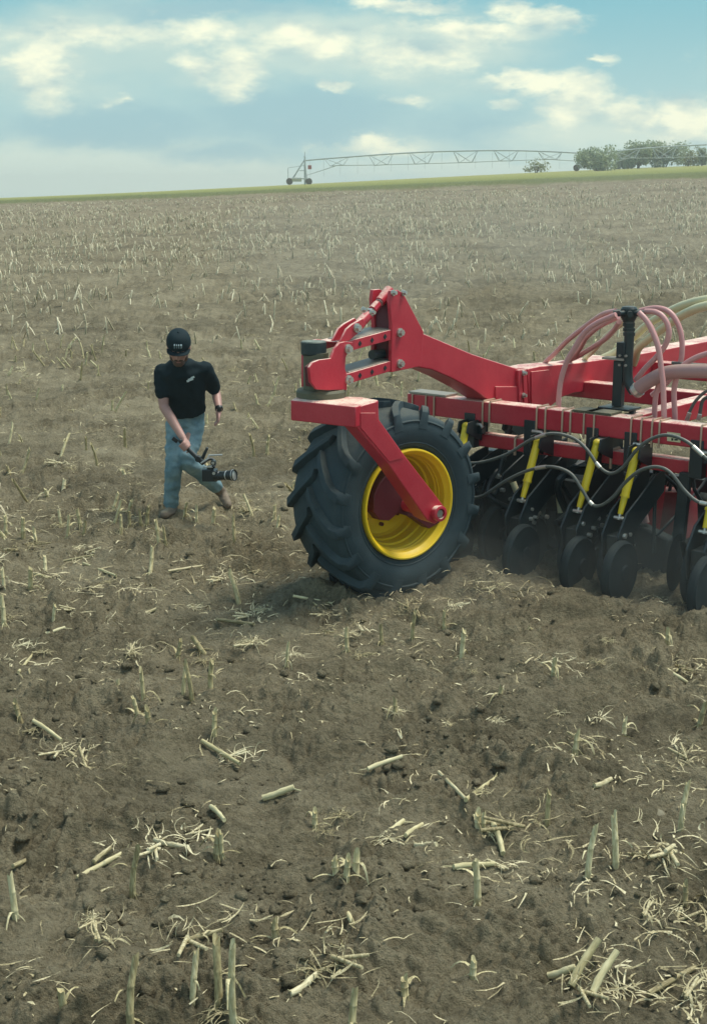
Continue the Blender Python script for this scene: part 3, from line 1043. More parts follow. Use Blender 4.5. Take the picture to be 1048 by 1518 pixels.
        m_.cyl(bot - dv * .08, bot + dv * .06, .013, n=10)
        m_.cyl(bot + dv * .03 - f_w * .05, bot + dv * .03 + f_w * .05, .014, n=8)
        m_.build('rod', M['steel'], cy)
        # bracket that carries the cylinder
        m_ = MB()
        for s in (-1, 1):
            m_.prism([top + f_w * (.038 * s) + x for x in (f_r * .16 + UPV * .06, f_r * -.03 + UPV * .05, f_r * -.05 + UPV * -.03, f_r * .0 + UPV * -.06, f_r * .16 + UPV * -.12)], f_w * (.012 * s))
        m_.build('bracket', blk, r_, bevel=0.003)
        # trailing arms
        bb = (bot - FO).dot(f_w)
        zb = bot.z
        ab = (bot - FO).dot(f_r)
        m_ = MB()
        for s in (-1, 1):
            o_ = f_w * (.055 * s)
            m_.prism([Fp(aT + back + .16, bb + .06, zl - .12) + o_, Fp(aT + back + .02, bb + .06, zl - .14) + o_, Fp(ab - .03, bb, zb + .03) + o_, Fp(ab - .14, bb, zb - .12) + o_, Fp(ab - .10, bb, zb - .34) + o_, Fp(ab + .06, bb, zb - .36) + o_, Fp(ab + .12, bb, zb - .12) + o_, Fp(aT + back + .16, bb + .06, zl - .28) + o_], f_w * (.016 * s))
        m_.box(Fp(ab + .0, bb, zb - .2), f_r * .09, f_w * .05, UPV * .07)
        m_.build('opener_arm', blk, r_, bevel=0.005)
        m_ = MB()
        m_.prism([Fp(ab + .02, bb - .02, zb - .22), Fp(ab + .16, bb - .02, zb - .20), Fp(ab + .20, bb - .02, .04), Fp(ab + .12, bb - .02, -.03), Fp(ab + .02, bb - .02, .05)], f_w * .045)
        m_.build('seed_boot', blk, r_, bevel=0.005)
        # bolts and greasers that glint on the arm
        for k in range(7):
            m_ = MB()
            q = Fp(ab + random.uniform(-.1, .1), bb + .075, zb - random.uniform(.05, .34))
            m_.cyl(q, q + f_w * random.uniform(.015, .035), .012 + .006 * random.random(), n=6)
            m_.build('arm_bolt', M['steel'], r_)
        # depth wheel in front of the arm
        R0 = rq0.uniform(.205, .245)
        for (da, db, rr) in ((-.13, .085, R0), (.16, -.10, R0 * 1.05)):
            wc = Fp(ab + da, bb + db, max(rr - .02, .17) + lift)
            m_ = MB()
            m_.lathe(wc, f_w, f_r, [(-.03, rr * .80), (-.035, rr * .92), (-.02, rr * .985), (0, rr), (.02, rr * .985), (.035, rr * .92), (.03, rr * .80), (.038, rr * .5), (.045, .06), (.055, .05), (.055, .001), (-.04, .001), (-.04, .05), (-.03, rr * .5)], 40)
            m_.build('depth_wheel', M['dirtydisc'], r_, sharp=22)
            m_ = MB()
            m_.prism([wc + f_w * -.075 + x for x in (f_r * -.03 + UPV * -.03, f_r * .03 + UPV * -.04, Fp(ab + .05, bb, zb - .15) - Fp(ab + da, bb, wc.z) + UPV * .03, Fp(ab - .03, bb, zb - .15) - Fp(ab + da, bb, wc.z) + UPV * .05)], f_w * .02)
            m_.build('wheel_arm', blk, r_, bevel=0.004)
        # coulter disc
        m_ = MB()
        dc_ = Fp(ab + .02, bb + .02, .20)
        m_.lathe(dc_, (f_w + f_r * .1).normalized(), (f_r - f_w * .1).normalized(), [(-.004, .001), (-.004, .19), (0, .225), (.004, .19), (.004, .001)], 48)
        m_.build('coulter_disc', M['black'], r_, sharp=20)
        return r_
    rq0 = random.Random(3)
    cyls = [((690, 634), (678, 706)), ((796, 656), (774, 740)), ((884, 660), (857, 755)), ((942, 672), (918, 765)), ((1066, 690), (1044, 786))]
    for cp in cyls:
        unit(0.0, cp)
    for cp in (((742, 646), (722, 725)), ((840, 658), (816, 748))):  # rear rank, added to darken the gap below the bars
        unit(.75, cp)
    for cp in (((716, 640), (698, 716)), ((770, 648), (748, 735)), ((862, 660), (838, 752))):  # rank in between, added to hide the sunlit ground behind dark parts
        unit(.38, cp)
    # a lone disc and its shank in front of the red shield
    m = MB()
    m.lathe(fa(1001, 834, 1.72), (f_w + f_r * .15).normalized(), (f_r - f_w * .15).normalized(), [(-.006, .001), (-.006, .17), (0, .205), (.006, .17), (.02, .06), (.03, .05), (.03, .001)], 44)
    m.build('coulter_disc', M['dirtydisc'], root, sharp=20)
    m = MB()
    m.prism([fa(u, v, 1.8) for u, v in [(1006, 700), (1022, 702), (1012, 800), (1006, 836), (994, 836), (996, 790)]], f_r * .05)
    m.build('disc_shank', blk, root, bevel=.005)
    m = MB()
    m.prism([fa(u, v, 1.95) for u, v in [(880, 790), (912, 776), (950, 780), (990, 800), (985, 850), (930, 868), (890, 850)]], f_r * .12)
    m.build('gear_case', M['dirtydisc'], root, bevel=.02)
    for u, v in ((915, 822), (922, 826), (931, 820), (926, 834), (908, 806), (940, 808), (934, 826)):
        m = MB()
        p = fa(u, v, 1.95)
        m.cyl(p, p - f_r * rq0.uniform(.02, .05), rq0.uniform(.010, .018), n=6)
        m.build('case_bolt', M['steel'], root)
    # dark packer wheels added as backdrop behind the openers, then pipes and linkage
    for k in range(15):
        m = MB()
        wc = Fp(2.95 + .12 * (k % 2), -.35 + k * .235, .27)
        m.lathe(wc, f_w, f_r, [(-.07, .17), (-.08, .24), (-.05, .285), (0, .30), (.05, .285), (.08, .24), (.07, .17), (.03, .15), (.03, .001), (-.03, .001), (-.03, .15)], 36)
        m.build('filler_packer_wheel', M['dirtydisc'], root, sharp=30)
    for k in range(9):  # nearer row, added to keep the gap dark
        m = MB()
        m.lathe(Fp(2.30 + .07 * (k % 3), -.25 + k * .17, .24), f_w, f_r, [(-.05, .15), (-.06, .22), (0, .25), (.06, .22), (.05, .15), (.02, .12), (.02, .001), (-.02, .001), (-.02, .12)], 32)
        m.build('filler_packer_wheel', M['dirtydisc'], root, sharp=30)
    m = MB()
    m.box(Fp(aT + .42, .22, .50), f_r * .04, f_w * .70, UPV * .13)
    m.build('dark_fill_beam', M['dirtydisc'], root, bevel=.01)  # plain dark box added to fill the space between openers with darkness
    m = MB()
    m.box(Fp(2.75, 1.3, .62), f_r * .05, f_w * 1.8, UPV * .05)
    m.build('packer_beam', blk, root, bevel=.006)
    rq = random.Random(5)
    for k in range(26):
        b0 = rq.uniform(-.3, 2.9)
        m = MB()
        p = [Fp(aT + rq.uniform(0, .5), b0, rq.uniform(.75, 1.0)), Fp(aT + rq.uniform(-.1, .6), b0 + rq.uniform(-.12, .12), rq.uniform(.5, .8)), Fp(aT + rq.uniform(-.1, .7), b0 + rq.uniform(-.2, .2), rq.uniform(.15, .45))]
        m.tube(spline(p, 5), rq.choice([.010, .014, .02, .03]), 8)
        m.build(rq.choice(['seed_tube', 'spring_rod']), rq.choice([M['black'], M['plastic'], M['dirtydisc']]), root)
    # dull red shields seen between the units, dusty
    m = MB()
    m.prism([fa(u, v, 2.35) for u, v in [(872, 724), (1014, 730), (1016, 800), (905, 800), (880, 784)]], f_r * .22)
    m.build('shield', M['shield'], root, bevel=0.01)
    m = MB()
    m.prism([fa(u, v, 2.2) for u, v in [(970, 718), (982, 718), (972, 790), (955, 790)]], f_w * .03)
    m.build('shield_strut', red, root, bevel=0.004)
    m = MB()
    m.prism([fa(u, v, 2.1) for u, v in [(738, 676), (748, 676), (735, 728), (722, 728)]], f_r * .05)
    m.build('shield_strut', M['pinkgrey'], root, bevel=0.004)
    for (u0, v0, u1, v1) in ((826, 713, 831, 760), (950, 740, 957, 775), (760, 715, 770, 740)):
        m = MB()
        m.cyl(fa(u0, v0, 2.0), fa(u1, v1, 2.0), .026, n=14)
        m.build('seed_tube', M['cream'] if u0 < 900 else M['pinkgrey'], root)
    # ---- hydraulic hoses slung in waves in front of the bars
    z3 = lambda L, a: [fa(680 + .351 * x, 600 + .351 * y, a) for x, y in L]
    h1 = [(-30, 240), (80, 245), (200, 210), (300, 150), (390, 122), (480, 140), (540, 190), (590, 260), (640, 290), (690, 265), (750, 190), (810, 145), (880, 128), (960, 155), (1030, 215), (1090, 260)]
    h2 = [(40, 392), (100, 385), (200, 320), (300, 275), (390, 262), (470, 290), (520, 360), (560, 420), (600, 425), (650, 390), (700, 330), (760, 280), (830, 262), (890, 285), (950, 360), (1000, 405), (1048, 420), (1110, 425)]
    for L, a in ((h1, aT - .2), (h2, aT - .3)):
        m = MB()
        m.tube(spline(z3(L, a), 8), .0125, 10)
        hz = m.build('hydraulic_hose', M['hose'], root)
        m = MB()
        for (x0, x1) in ((8, 10),):
            pts = spline(z3(L, a), 8)
            for i0, i1 in ((26, 30), (54, 57), (len(pts) - 14, len(pts) - 9)):
                m = MB()
                m.cyl(pts[i0], pts[i1], .016, n=10)
                m.build('hose_ferrule', M['steel'], hz)
    # ---- distribution tower
    aD = 2.12
    z2 = lambda L, a: [fa(700 + .332 * x, 420 + .332 * y, a) for x, y in L]
    tow = empty('distribution_tower', (0, 0, 0))
    tow.parent = root
    top = z2([(698, 132)], aD)[0]
    m = MB()
    m.lathe(top, UPV, f_r, [(-.06, .001), (-.06, .045), (-.04, .055), (-.03, .060), (.03, .060), (.045, .05), (.05, .03), (.05, .001)], 28)
    m.build('distribution_head', M['plastic'], tow, sharp=30)
    for k in range(8):
        a = 2 * pi * k / 8 + .2
        d_ = f_r * cos(a) + f_w * sin(a)
        m = MB()
        m.cyl(top + d_ * .05 + UPV * .0, top + d_ * .115, .021, n=12)
        m.build('outlet', M['plastic'], tow)
    m = MB()
    mid, low = z2([(699, 235)], aD)[0], z2([(692, 400)], aD)[0]
    e1, e2 = z2([(700, 450)], aD)[0], z2([(722, 487)], aD)[0]
    m.tube(spline([top - UPV * .05, mid, low, e1, e2], 6), .037, 20)
    pp = spline([top - UPV * .05, mid], 12)
    for k in range(1, 12, 3):
        m.cyl(pp[k] - UPV * .012, pp[k] + UPV * .012, .045, n=20)
    m.build('riser_pipe', M['plastic'], tow)
    m = MB()
    for y_ in (170, 210):
        q = z2([(699, y_)], aD)[0]
        m.cyl(q - UPV * .008, q + UPV * .008, .0395, n=20)
    m.build('band', M['worn'], tow)
    m = MB()
    q0_, q1_ = z2([(672, 262)], aD)[0], z2([(672, 340)], aD)[0]
    m.box((q0_ + q1_) / 2, f_w * .035, f_r * .045, UPV * ((q0_ - q1_).z / 2))
    m.build('clamp_box', M['plastic'], tow, bevel=0.006)
    m = MB()
    q0_, q1_ = z2([(653, 345)], aD)[0], z2([(653, 548)], aD)[0]
    m.box((q0_ + q1_) / 2, f_w * .038, f_r * .03, UPV * ((q0_ - q1_).z / 2))
    q = z2([(655, 555)], aD)[0]
    m.box(q, f_w * .13, f_r * .10, UPV * .008)
    m.box(q + f_w * .11 - UPV * .06, f_w * .02, f_r * .02, UPV * .06)
    m.build('post', M['plastic'], tow, bevel=0.005)
    m = MB()
    q = z2([(640, 335)], aD)[0]
    m.box(q, f_w * .09, f_r * .05, UPV * .008)
    for dz in (.03, -.04):
        for db in (-.02, .03):
            m.cyl(q + f_w * (db + .08) + UPV * dz - f_r * .06, q + f_w * (db + .08) + UPV * dz - f_r * .045, .010, n=6)
    m.build('bolt_tab', M['worn'], tow)
    m = MB()
    m.tube(spline(z2([(722, 487), (760, 455), (820, 418), (880, 398), (960, 392), (1060, 392), (1180, 396)], aD), 6), .052, 20)
    m.build('air_duct', M['pinkgrey'], root)
    m = MB()
    q0_, q1_ = z2([(728, 482), (742, 470)], aD)
    m.cyl(q0_, q1_, .057, n=20)
    m.build('duct_clamp', M['steel'], root)
    hoses = [([(640, 124), (590, 135), (540, 165), (430, 250), (370, 310), (318, 362)], aD + .12), ([(640, 140), (560, 175), (500, 220), (455, 290), (420, 352), (395, 430), (386, 500), (384, 552)], aD - .14),
             ([(655, 172), (630, 210), (590, 250), (530, 290), (470, 326), (430, 350)], aD + .05), ([(742, 130), (775, 165), (802, 215), (828, 285), (842, 380), (850, 450), (853, 530), (855, 605)], aD - .15),
             ([(770, 125), (815, 128), (850, 150), (872, 190), (875, 235), (855, 285), (815, 335), (770, 380), (728, 432)], aD + .06), ([(735, 118), (790, 150), (830, 210), (845, 270), (835, 320)], aD + .2),
             ([(650, 150), (570, 190), (510, 240), (480, 290), (430, 345), (360, 372)], aD + .25)]
    hoses += [([(748, 122), (820, 110), (880, 130), (920, 190), (935, 270), (925, 360), (870, 440), (800, 500)], aD + .3), ([(745, 134), (790, 185), (822, 260), (838, 340), (840, 420), (818, 500), (812, 590), (810, 680)], aD + .05),
              ([(1100, 300), (1000, 330), (930, 380), (900, 470), (903, 590), (903, 690)], aD + .05)]
    def behind(L, a, b=-.24):
        # the far end of the hose passes over the main beam and down behind it
        A, B = z2(L, a), [fb(700 + .332 * x, 420 + .332 * y, b) for x, y in L]
        n_ = len(L) - 1
        return [A[i].lerp(B[i], (i / n_) ** 1.6) for i in range(n_ + 1)]
    for k, (L, a) in enumerate(hoses[:5] + hoses[6:]):
        m = MB()
        m.tube(spline(behind(L + [(L[-1][0] - 18, L[-1][1] + 50)], a) if k in (0, 2, 5) else z2(L, a), 8), .0205, 14)
        m.build('seed_hose', M['pink'], root)
    for L, a, r in (([(1260, 50), (1048, 72), (960, 92), (900, 115), (835, 150), (780, 185), (720, 240), (650, 300), (560, 350)], 2.7, .034), ([(1260, 70), (1048, 100), (960, 130), (900, 165), (850, 200), (790, 245), (740, 290), (725, 340), (700, 400)], 2.6, .036),
                    ([(690, 165), (640, 200), (590, 245), (540, 300), (500, 340)], 2.5, .022)):
        m = MB()
        m.tube(spline(behind(L + [(L[-1][0] - 30, L[-1][1] + 70)], a, -.26), 8), r, 14)
        m.build('air_hose', M['cream'], root)
    for L, a, r in (([(958, 600), (975, 560), (1000, 520), (1048, 480), (1120, 470)], 2.2, .012), ([(1012, 600), (1018, 560), (1030, 520), (1070, 500)], 2.3, .014), ([(890, 355), (950, 360), (1048, 366), (1150, 372)], 2.4, .013)):
        m = MB()
        m.tube(spline(z2(L, a), 8), r, 10)
        m.build('control_cable', M['hose'], root)
    m = MB()
    for (x0, y0, x1, y1) in ((956, 612, 968, 578), (1008, 610, 1014, 585)):
        q0_, q1_ = z2([(x0, y0), (x1, y1)], 2.15)
        m.cyl(q0_, q1_, .016, n=10)
    m.build('cable_gland', M['steel'], root)
    # soil lying on the tool bar
    return root


drill = build_drill()

# ------------------------------------------------------------------ person with a camera on a gimbal
PY = 11.86


def P(u, v, dy=0.0):
    return on_y(u, v, PY + dy)


def limb(mb, pts, rs, flat=None, n=16):
    """a round-ended tapering limb through joints"""
    pts = [Vector(p) for p in pts]
    sp, rr = spline(pts, 5), []
    for i in range(len(pts) - 1):
        for k in range(5):
            rr.append(rs[i] + (rs[i + 1] - rs[i]) * k / 5)
    rr.append(rs[-1])
    mb.tube(sp, rr, n)
    for q, r in ((pts[0], rs[0]), (pts[-1], rs[-1])):
        mb.ball(q, r, r, r, nu=14, nv=8)
    return mb


def trunk(mb, rows, n=28):
    """elliptical rings: (centre, lateral axis, half width, half depth)"""
    rings = []
    for i, (c, lat, rx, ry) in enumerate(rows):
        c = Vector(c)
        t = (Vector(rows[min(i + 1, len(rows) - 1)][0]) - Vector(rows[max(i - 1, 0)][0])).normalized()
        lat = (lat - t * lat.dot(t)).normalized()
        dep = t.cross(lat)
        rings.append([c + lat * (rx * cos(2 * pi * k / n)) + dep * (ry * sin(2 * pi * k / n)) for k in range(n)])
    mb.rings(rings)
    return mb


def fused(mb, name, mat, parent, voxel, smooth_it=6, wrinkle=0.0, wscale=14.0, seed=3):
    """one continuous skin over the shapes in MB"""
    o = mb.build(name, mat, None)
    m = o.modifiers.new('remesh', 'REMESH')
    m.mode = 'VOXEL'
    m.voxel_size = voxel
    s = o.modifiers.new('smooth', 'SMOOTH')
    s.iterations = smooth_it
    s.factor = 0.5
    dg = bpy.context.evaluated_depsgraph_get()
    dg.update()
    me = bpy.data.meshes.new_from_object(o.evaluated_get(dg), depsgraph=dg)
    n = len(me.vertices)
    co = np.empty(n * 3, np.float32)
    no = np.empty(n * 3, np.float32)
    me.vertices.foreach_get('co', co)
    me.vertices.foreach_get('normal', no)
    co, no = co.reshape(-1, 3), no.reshape(-1, 3)
    if wrinkle:
        a = perlin(co[:, 0] * wscale + 3 * co[:, 2], co[:, 2] * wscale * 1.4 + co[:, 1] * 5, seed)
        b_ = perlin(co[:, 0] * wscale * 2.3 + 7, co[:, 2] * wscale * 1.9 - co[:, 0] * 9, seed + 1)
        co = co + no * (wrinkle * (0.5 - np.abs(a) * 1.6) + wrinkle * .5 * b_)[:, None]
    off = world_loc(parent) if parent else Vector((0, 0, 0))
    co = co - np.array(off, np.float32)
    me.vertices.foreach_set('co', co.ravel().astype(np.float32))
    me.update()
    me.shade_smooth()
    me.materials.clear()
    me.materials.append(mat)
    me.name = name
    old = o.data
    bpy.data.objects.remove(o)
    bpy.data.meshes.remove(old)
    r = bpy.data.objects.new(name, me)
    col.objects.link(r)
    r.parent = parent
    return r


def build_person():
    fx, fy = P(252, 764).x, P(252, 764).y
    root_p = Vector((fx, fy, gz(fx, fy)))
    lat = Vector((1, .16, 0)).normalized()       # across the body, towards the viewer's right
    pel, wai, che, nb = P(276, 618, .10), P(275, 594, .03), P(270, 560, -.09), P(266, 537, -.19)
    hc = P(265.5, 515, -.28)
    shR, shL = P(241, 551, -.10), P(304, 547, -.08)
    elR, wrR = P(243, 602, -.16), P(272, 650, -.34)
    elL, wrL = P(320, 581, .12), P(325, 606, -.04)
    hiR, hiL = P(263, 628, .08), P(288, 628, .12)
    knR, anR = P(258, 690, -.08), P(254, 747, .02)
    knL, anL = P(278, 682, -.08), P(320, 721, .30)
    body = MB()
    trunk(body, [(pel, lat, .14, .085), (wai, lat, .150, .10), (che, lat, .15, .085), (nb + Vector((0, .05, -.06)), lat, .10, .055), (nb + Vector((0, .02, 0)), lat, .055, .055)])
    limb(body, [nb - Vector((0, -.02, .02)), nb.lerp(hc, .55)], [.058, .055])
    # head: skull, jaw, face pitched down
    fwd = Vector((.04, -.84, -.55)).normalized()
    HS = 1.14
    sx = Vector((1, .02, -.06)).normalized()
    sx = (sx - fwd * sx.dot(fwd)).normalized()
    hup = sx.cross(fwd).normalized()
    if hup.z < 0:
        hup = -hup

    def H(x, y, z):
        return hc + (sx * x + fwd * y + hup * z) * HS
    ax = (sx * HS, fwd * HS, hup * HS)
    body.ball(H(0, -.01, .035), .076, .095, .095, ax, 24, 16)
    body.ball(H(0, .03, -.035), .062, .066, .080, ax, 20, 12)
    body.ball(H(0, .055, -.085), .040, .036, .034, ax, 16, 10)
    body.ball(H(0, .098, -.015), .013, .022, .026, ax, 12, 8)     # nose
    body.ball(H(0, .093, .022), .008, .012, .025, ax, 12, 8)
    for s in (1, -1):
        body.ball(H(.079 * s, -.008, -.008), .011, .022, .034, ax, 12, 8)   # ears
        body.ball(H(.028 * s, .075, .022), .026, .018, .010, ax, 12, 8)    # brow
        body.ball(H(.040 * s, .068, -.022), .022, .018, .018, ax, 12, 8)   # cheek
    # arms
    limb(body, [shR, shR.lerp(elR, .5), elR], [.058, .052, .043])
    limb(body, [elR, elR.lerp(wrR, .4), wrR], [.043, .043, .030])
    limb(body, [shL, shL.lerp(elL, .5), elL], [.058, .050, .042])
    limb(body, [elL, elL.lerp(wrL, .4), wrL], [.042, .041, .029])
    # hands: palm and five fingers each
    g0, g1 = P(266, 652, -.38), P(297, 683, -.38)     # gimbal handle axis
    ga = (g1 - g0).normalized()
    hand_c = P(279, 662, -.375)
    d = (hand_c - wrR)
    pal = wrR + d.normalized() * .055
    vw = Vector((.15, -1, .1)).normalized()              # towards the viewer
    dn = d.normalized()
    vn = (vw - dn * vw.dot(dn)).normalized()
    body.ball(pal, .024, .044, .034, (vn, dn, vn.cross(dn)), 14, 10)
    limb(body, [wrR, pal], [.029, .028])
    side = vw.cross(ga).normalized()
    if side.z < 0:
        side = -side
    gc = pal + ga * .012 - side * .030
    for k in range(4):                                  # fingers close round the handle
        o_ = ga * (.030 - .020 * k)
        b0 = pal + o_ + side * .012 + vw * .018
        r = .0095 - .0006 * k
        limb(body, [b0, pal + o_ + vw * .040 - side * .010, pal + o_ + vw * .034 - side * .042, pal + o_ + vw * .004 - side * .058], [r + .001, r, r, r * .9], n=10)
    limb(body, [pal + ga * .030 - vw * .010, pal + ga * .055 - vw * .022 - side * .020, pal + ga * .060 - vw * .010 - side * .050], [.012, .011, .0095], n=10)
    dl = (P(323, 624, -.08) - wrL).normalized()
    pl = wrL + dl * .055
    tl = Vector((.25, -1, 0)).normalized()
    body.ball(pl, .020, .036, .046, (tl.cross(dl).normalized(), tl, dl), 14, 10)
    limb(body, [wrL, pl], [.027, .024])
    for k, ln in enumerate((.062, .072, .068, .052)):
        o_ = tl * (.030 - .019 * k)
        b0 = pl + o_ + dl * .034
        cu = Vector((-.45, 0, 0))
        limb(body, [b0, b0 + (dl + cu * .25).normalized() * ln * .5, b0 + (dl + cu * .5).normalized() * ln * .8 + cu * .02, b0 + dl * ln * .85 + cu * .045], [.0098, .009, .0085, .0078], n=10)
    limb(body, [pl + tl * .030 - dl * .015, pl + tl * .052 + dl * .015, pl + tl * .055 + dl * .048], [.012, .0105, .009], n=10)
    # legs
    limb(body, [hiR, knR, anR], [.068, .052, .038])
    limb(body, [hiL, knL, anL], [.068, .052, .038])
    limb(body, [pel, hiR], [.085, .066])
    limb(body, [pel, hiL], [.085, .066])
    toeR = P(243, 763, -.16)
    heelR = P(257, 757, .04)
    limb(body, [anR, heelR], [.040, .035])
    limb(body, [heelR, toeR], [.034, .028])
    fL0, fL1 = P(329, 730, .40), P(338, 748, .30)
    limb(body, [anL, fL0, fL1], [.040, .034, .028])
    b = fused(body, 'person', M['skin'], None, .0065, 4)
    # move origin to the feet
    me = b.data
    me.transform(Matrix.Translation(-root_p))
    b.location = root_p
    tag(b, 'person in black t-shirt, cap and jeans striding over stubble, carrying a camera gimbal', 'person')

    # shirt
    s = MB()
    hem = P(277, 611, .075)
    bk = Vector((0, .03, 0))
    trunk(s, [(hem, lat, .172, .125), (wai.lerp(hem, .3), lat, .174, .132), (wai, lat, .176, .135), (che.lerp(wai, .35), lat, .194, .138), (che + Vector((0, .01, 0)), lat, .202, .138), (nb.lerp(che, .45) + bk * .5, lat, .185, .125), (nb.lerp(che, .12) + bk * .8, lat, .125, .10), (nb + bk * .5 + Vector((0, 0, .012)), lat, .082, .082), (nb + Vector((0, .012, .035)), lat, .070, .070)])
    for shx in (shR, shL):
        limb(s, [nb + bk + Vector((0, 0, -.035)), nb.lerp(shx, .55) + Vector((0, .01, -.022)), shx + Vector((0, 0, -.01))], [.070, .070, .068])
    limb(s, [shR, shR.lerp(elR, .45), shR.lerp(elR, .60)], [.074, .076, .072])
    limb(s, [shL, shL.lerp(elL, .5), shL.lerp(elL, .82)], [.072, .071, .064])
    sh = fused(s, 'shirt', M['shirt'], b, .011, 4, .007, 9, 21)
    # jeans
    j = MB()
    trunk(j, [(hem + Vector((0, 0, .02)), lat, .158, .112), (pel, lat, .164, .122), (pel - Vector((0, 0, .07)), lat, .154, .118)])
    limb(j, [hiR, hiR.lerp(knR, .5), knR, knR.lerp(anR, .45), anR], [.100, .092, .077, .072, .068])
    limb(j, [hiL, hiL.lerp(knL, .5), knL, knL.lerp(anL, .5), anL], [.102, .092, .080, .074, .064])
    fused(j, 'jeans', M['denim'], b, .011, 4, .010, 8, 31)
    # belt line pocket, dark patch
    # boots
    for nm, an_, hl, to in (('boot', anR, heelR, toeR), ('boot', anL, fL0, fL1)):
        m = MB()
        limb(m, [an_ + (an_ - hl) * .05, hl], [.055, .050])
        limb(m, [hl, hl.lerp(to, .55), to], [.047, .047, .038])
        fused(m, nm, M['boot'], b, .010, 4, .003, 20, 5)
    # beard
    m = MB()
    m.ball(H(0, .068, -.088), .046, .036, .036, ax, 18, 12)
    for sg in (1, -1):
        m.ball(H(.052 * sg, .030, -.058), .018, .040, .042, ax, 14, 10)
        m.ball(H(.020 * sg, .094, -.050), .018, .010, .007, ax, 10, 8)
    fused(m, 'beard', M['beard'], b, .007, 3, .003, 60, 9)
    m = MB()
    m.ball(H(0, .092, -.066), .020, .009, .006, ax, 12, 8)
    m.build('mouth', simple('lips', (.30, .12, .10), .5), b)
    for sg in (1, -1):
        m = MB()
        m.ball(H(.029 * sg, .080, .006), .0125, .010, .008, ax, 12, 8)
        m.build('eye', M['ink'], b)
    m = MB()
    m.ball(H(0, -.022, .02), .083, .088, .080, ax, 24, 14)
    fused(m, 'hair', M['beard'], b, .008, 3, .002, 60, 4)
    # cap: crown and bill
    m = MB()
    rings = []
    for k in range(9):
        t = k / 8 * pi / 2
        rr_, zz_ = cos(t) ** .62, sin(t) * .100
        rings.append([H(.093 * max(rr_, .02) * cos(2 * pi * i / 32), -.005 + .108 * max(rr_, .02) * sin(2 * pi * i / 32), .040 + zz_) for i in range(32)])
    m.rings(rings)
    cap = m.build('cap', M['cap'], b, sharp=60)
    m = MB()
    bl = []
    for lay in (0, -.006):
        pts = []
        for i in range(13):
            t = pi * i / 12
            pts.append(H(.088 * cos(t), .050 + .100 * sin(t) ** .8, .050 + lay - .022 * cos(t) ** 2 * 1.0 - .006 * sin(t)))
        bl.append(pts)
    m.rings(bl)
    m.build('cap_bill', M['cap'], cap, sharp=60)
    m = MB()
    m.ball(H(0, -.005, .140), .009, .009, .005, ax, 10, 6)
    m.build('cap_button', M['cap'], cap)
    m = MB()   # small stitched mark on the front of the cap
    for x0, x1 in ((-.030, -.018), (-.012, -.004), (.002, .012), (.017, .032)):
        for zz in (.082, .098):
            xm = (x0 + x1) / 2
            q = H(xm, .098 - 2.2 * xm * xm * 10 * .1, zz)
            m.box(q, sx * ((x1 - x0) / 2), fwd * .012, hup * (.0045 if zz > .09 else .007))
    m.build('cap_mark', M['caplogo'], cap)
    # chest mark
    m = MB()
    cn = Vector((.05, -1, .12)).normalized()
    for (u, v, w_, h_, tilt) in ((283, 562.5, .044, .011, .32), (286, 559.5, .030, .008, .40), (279, 565, .020, .008, .2)):
        q = P(u, v, -.225)
        hx = (Vector((1, 0, 0)) * cos(tilt) + Vector((0, 0, 1)) * sin(tilt))
        m.box(q, hx * w_ * .5, cn * .012, hx.cross(cn) * h_)
    m.build('chest_mark', M['logo'], sh)
    # watch
    m = MB()
    wd = (wrL - elL).normalized()
    m.tube([wrL - wd * .016, wrL + wd * .010], .036, 18)
    m.box(wrL + Vector((.005, -.036, 0)), Vector((.019, 0, 0)), Vector((0, .007, 0)), Vector((0, 0, .019)))
    m.build('watch', M['wrist'], b, bevel=0.003)
    # belt clip on the pocket
    m = MB()
    m.box(P(260, 652, -.17), Vector((.022, 0, -.016)), Vector((0, .014, 0)), Vector((.010, 0, .014)))
    m.build('pocket_pouch', M['wrist'], b, bevel=0.004)

    # ---- gimbal with camera (held by the person: a thing of its own)
    gz_ = -.38
    Q = lambda x, y, dy=gz_: P(220 + .143 * x, 600 + .143 * y, dy)
    base = Q(560, 600)
    g = empty('camera_gimbal', tuple(base), label='black handheld gimbal carrying a video camera beside the person\'s knee', cat='camera gimbal')
    ge = M['gear']
    m = MB()
    limb(m, [pal - ga * .055 - side * .02, pal + ga * .03 - side * .022, Q(500, 540)], [.017, .018, .020])
    m.build('handle', ge, g)
    m = MB()
    m.cyl(Q(500, 540), Q(580, 610), .024, n=16)
    m.cyl(Q(520, 560) + Vector((0, -.03, 0)), Q(520, 560) + Vector((0, .03, 0)), .026, n=16)
    m.build('base_motor', ge, g, bevel=0.003)
    m = MB()
    m.prism([Q(525, 590), Q(560, 605), Q(625, 455), Q(600, 440)], (0, .03, 0))
    mon = m.build('monitor', ge, g, bevel=0.004)
    m = MB()
    m.tube([Q(550, 600) + Vector((0, -.02, 0)), Q(615, 560) + Vector((0, -.02, 0)), Q(630, 525), Q(770, 520)], .008, 8)
    m.build('follow_rod', M['gearlight'], g)
    m = MB()
    m.tube(spline([Q(570, 600), Q(640, 560, gz_ + .06), Q(690, 590, gz_ + .05), Q(675, 650)], 5), .014, 10)
    m.build('gimbal_arm', ge, g)
    for x, y in ((672, 605), (680, 712)):
        m = MB()
        p = Q(x, y, gz_ - .05)
        m.cyl(p, p + Vector((0, .05, 0)), .022, n=18)
        mo = m.build('motor', ge, g, bevel=0.003)
        m = MB()
        m.cyl(p - Vector((0, .004, 0)), p, .013, n=16)
        m.build('motor_cap', M['gearlight'], mo)
    m = MB()
    c0, c1 = Q(575, 670), Q(700, 800)
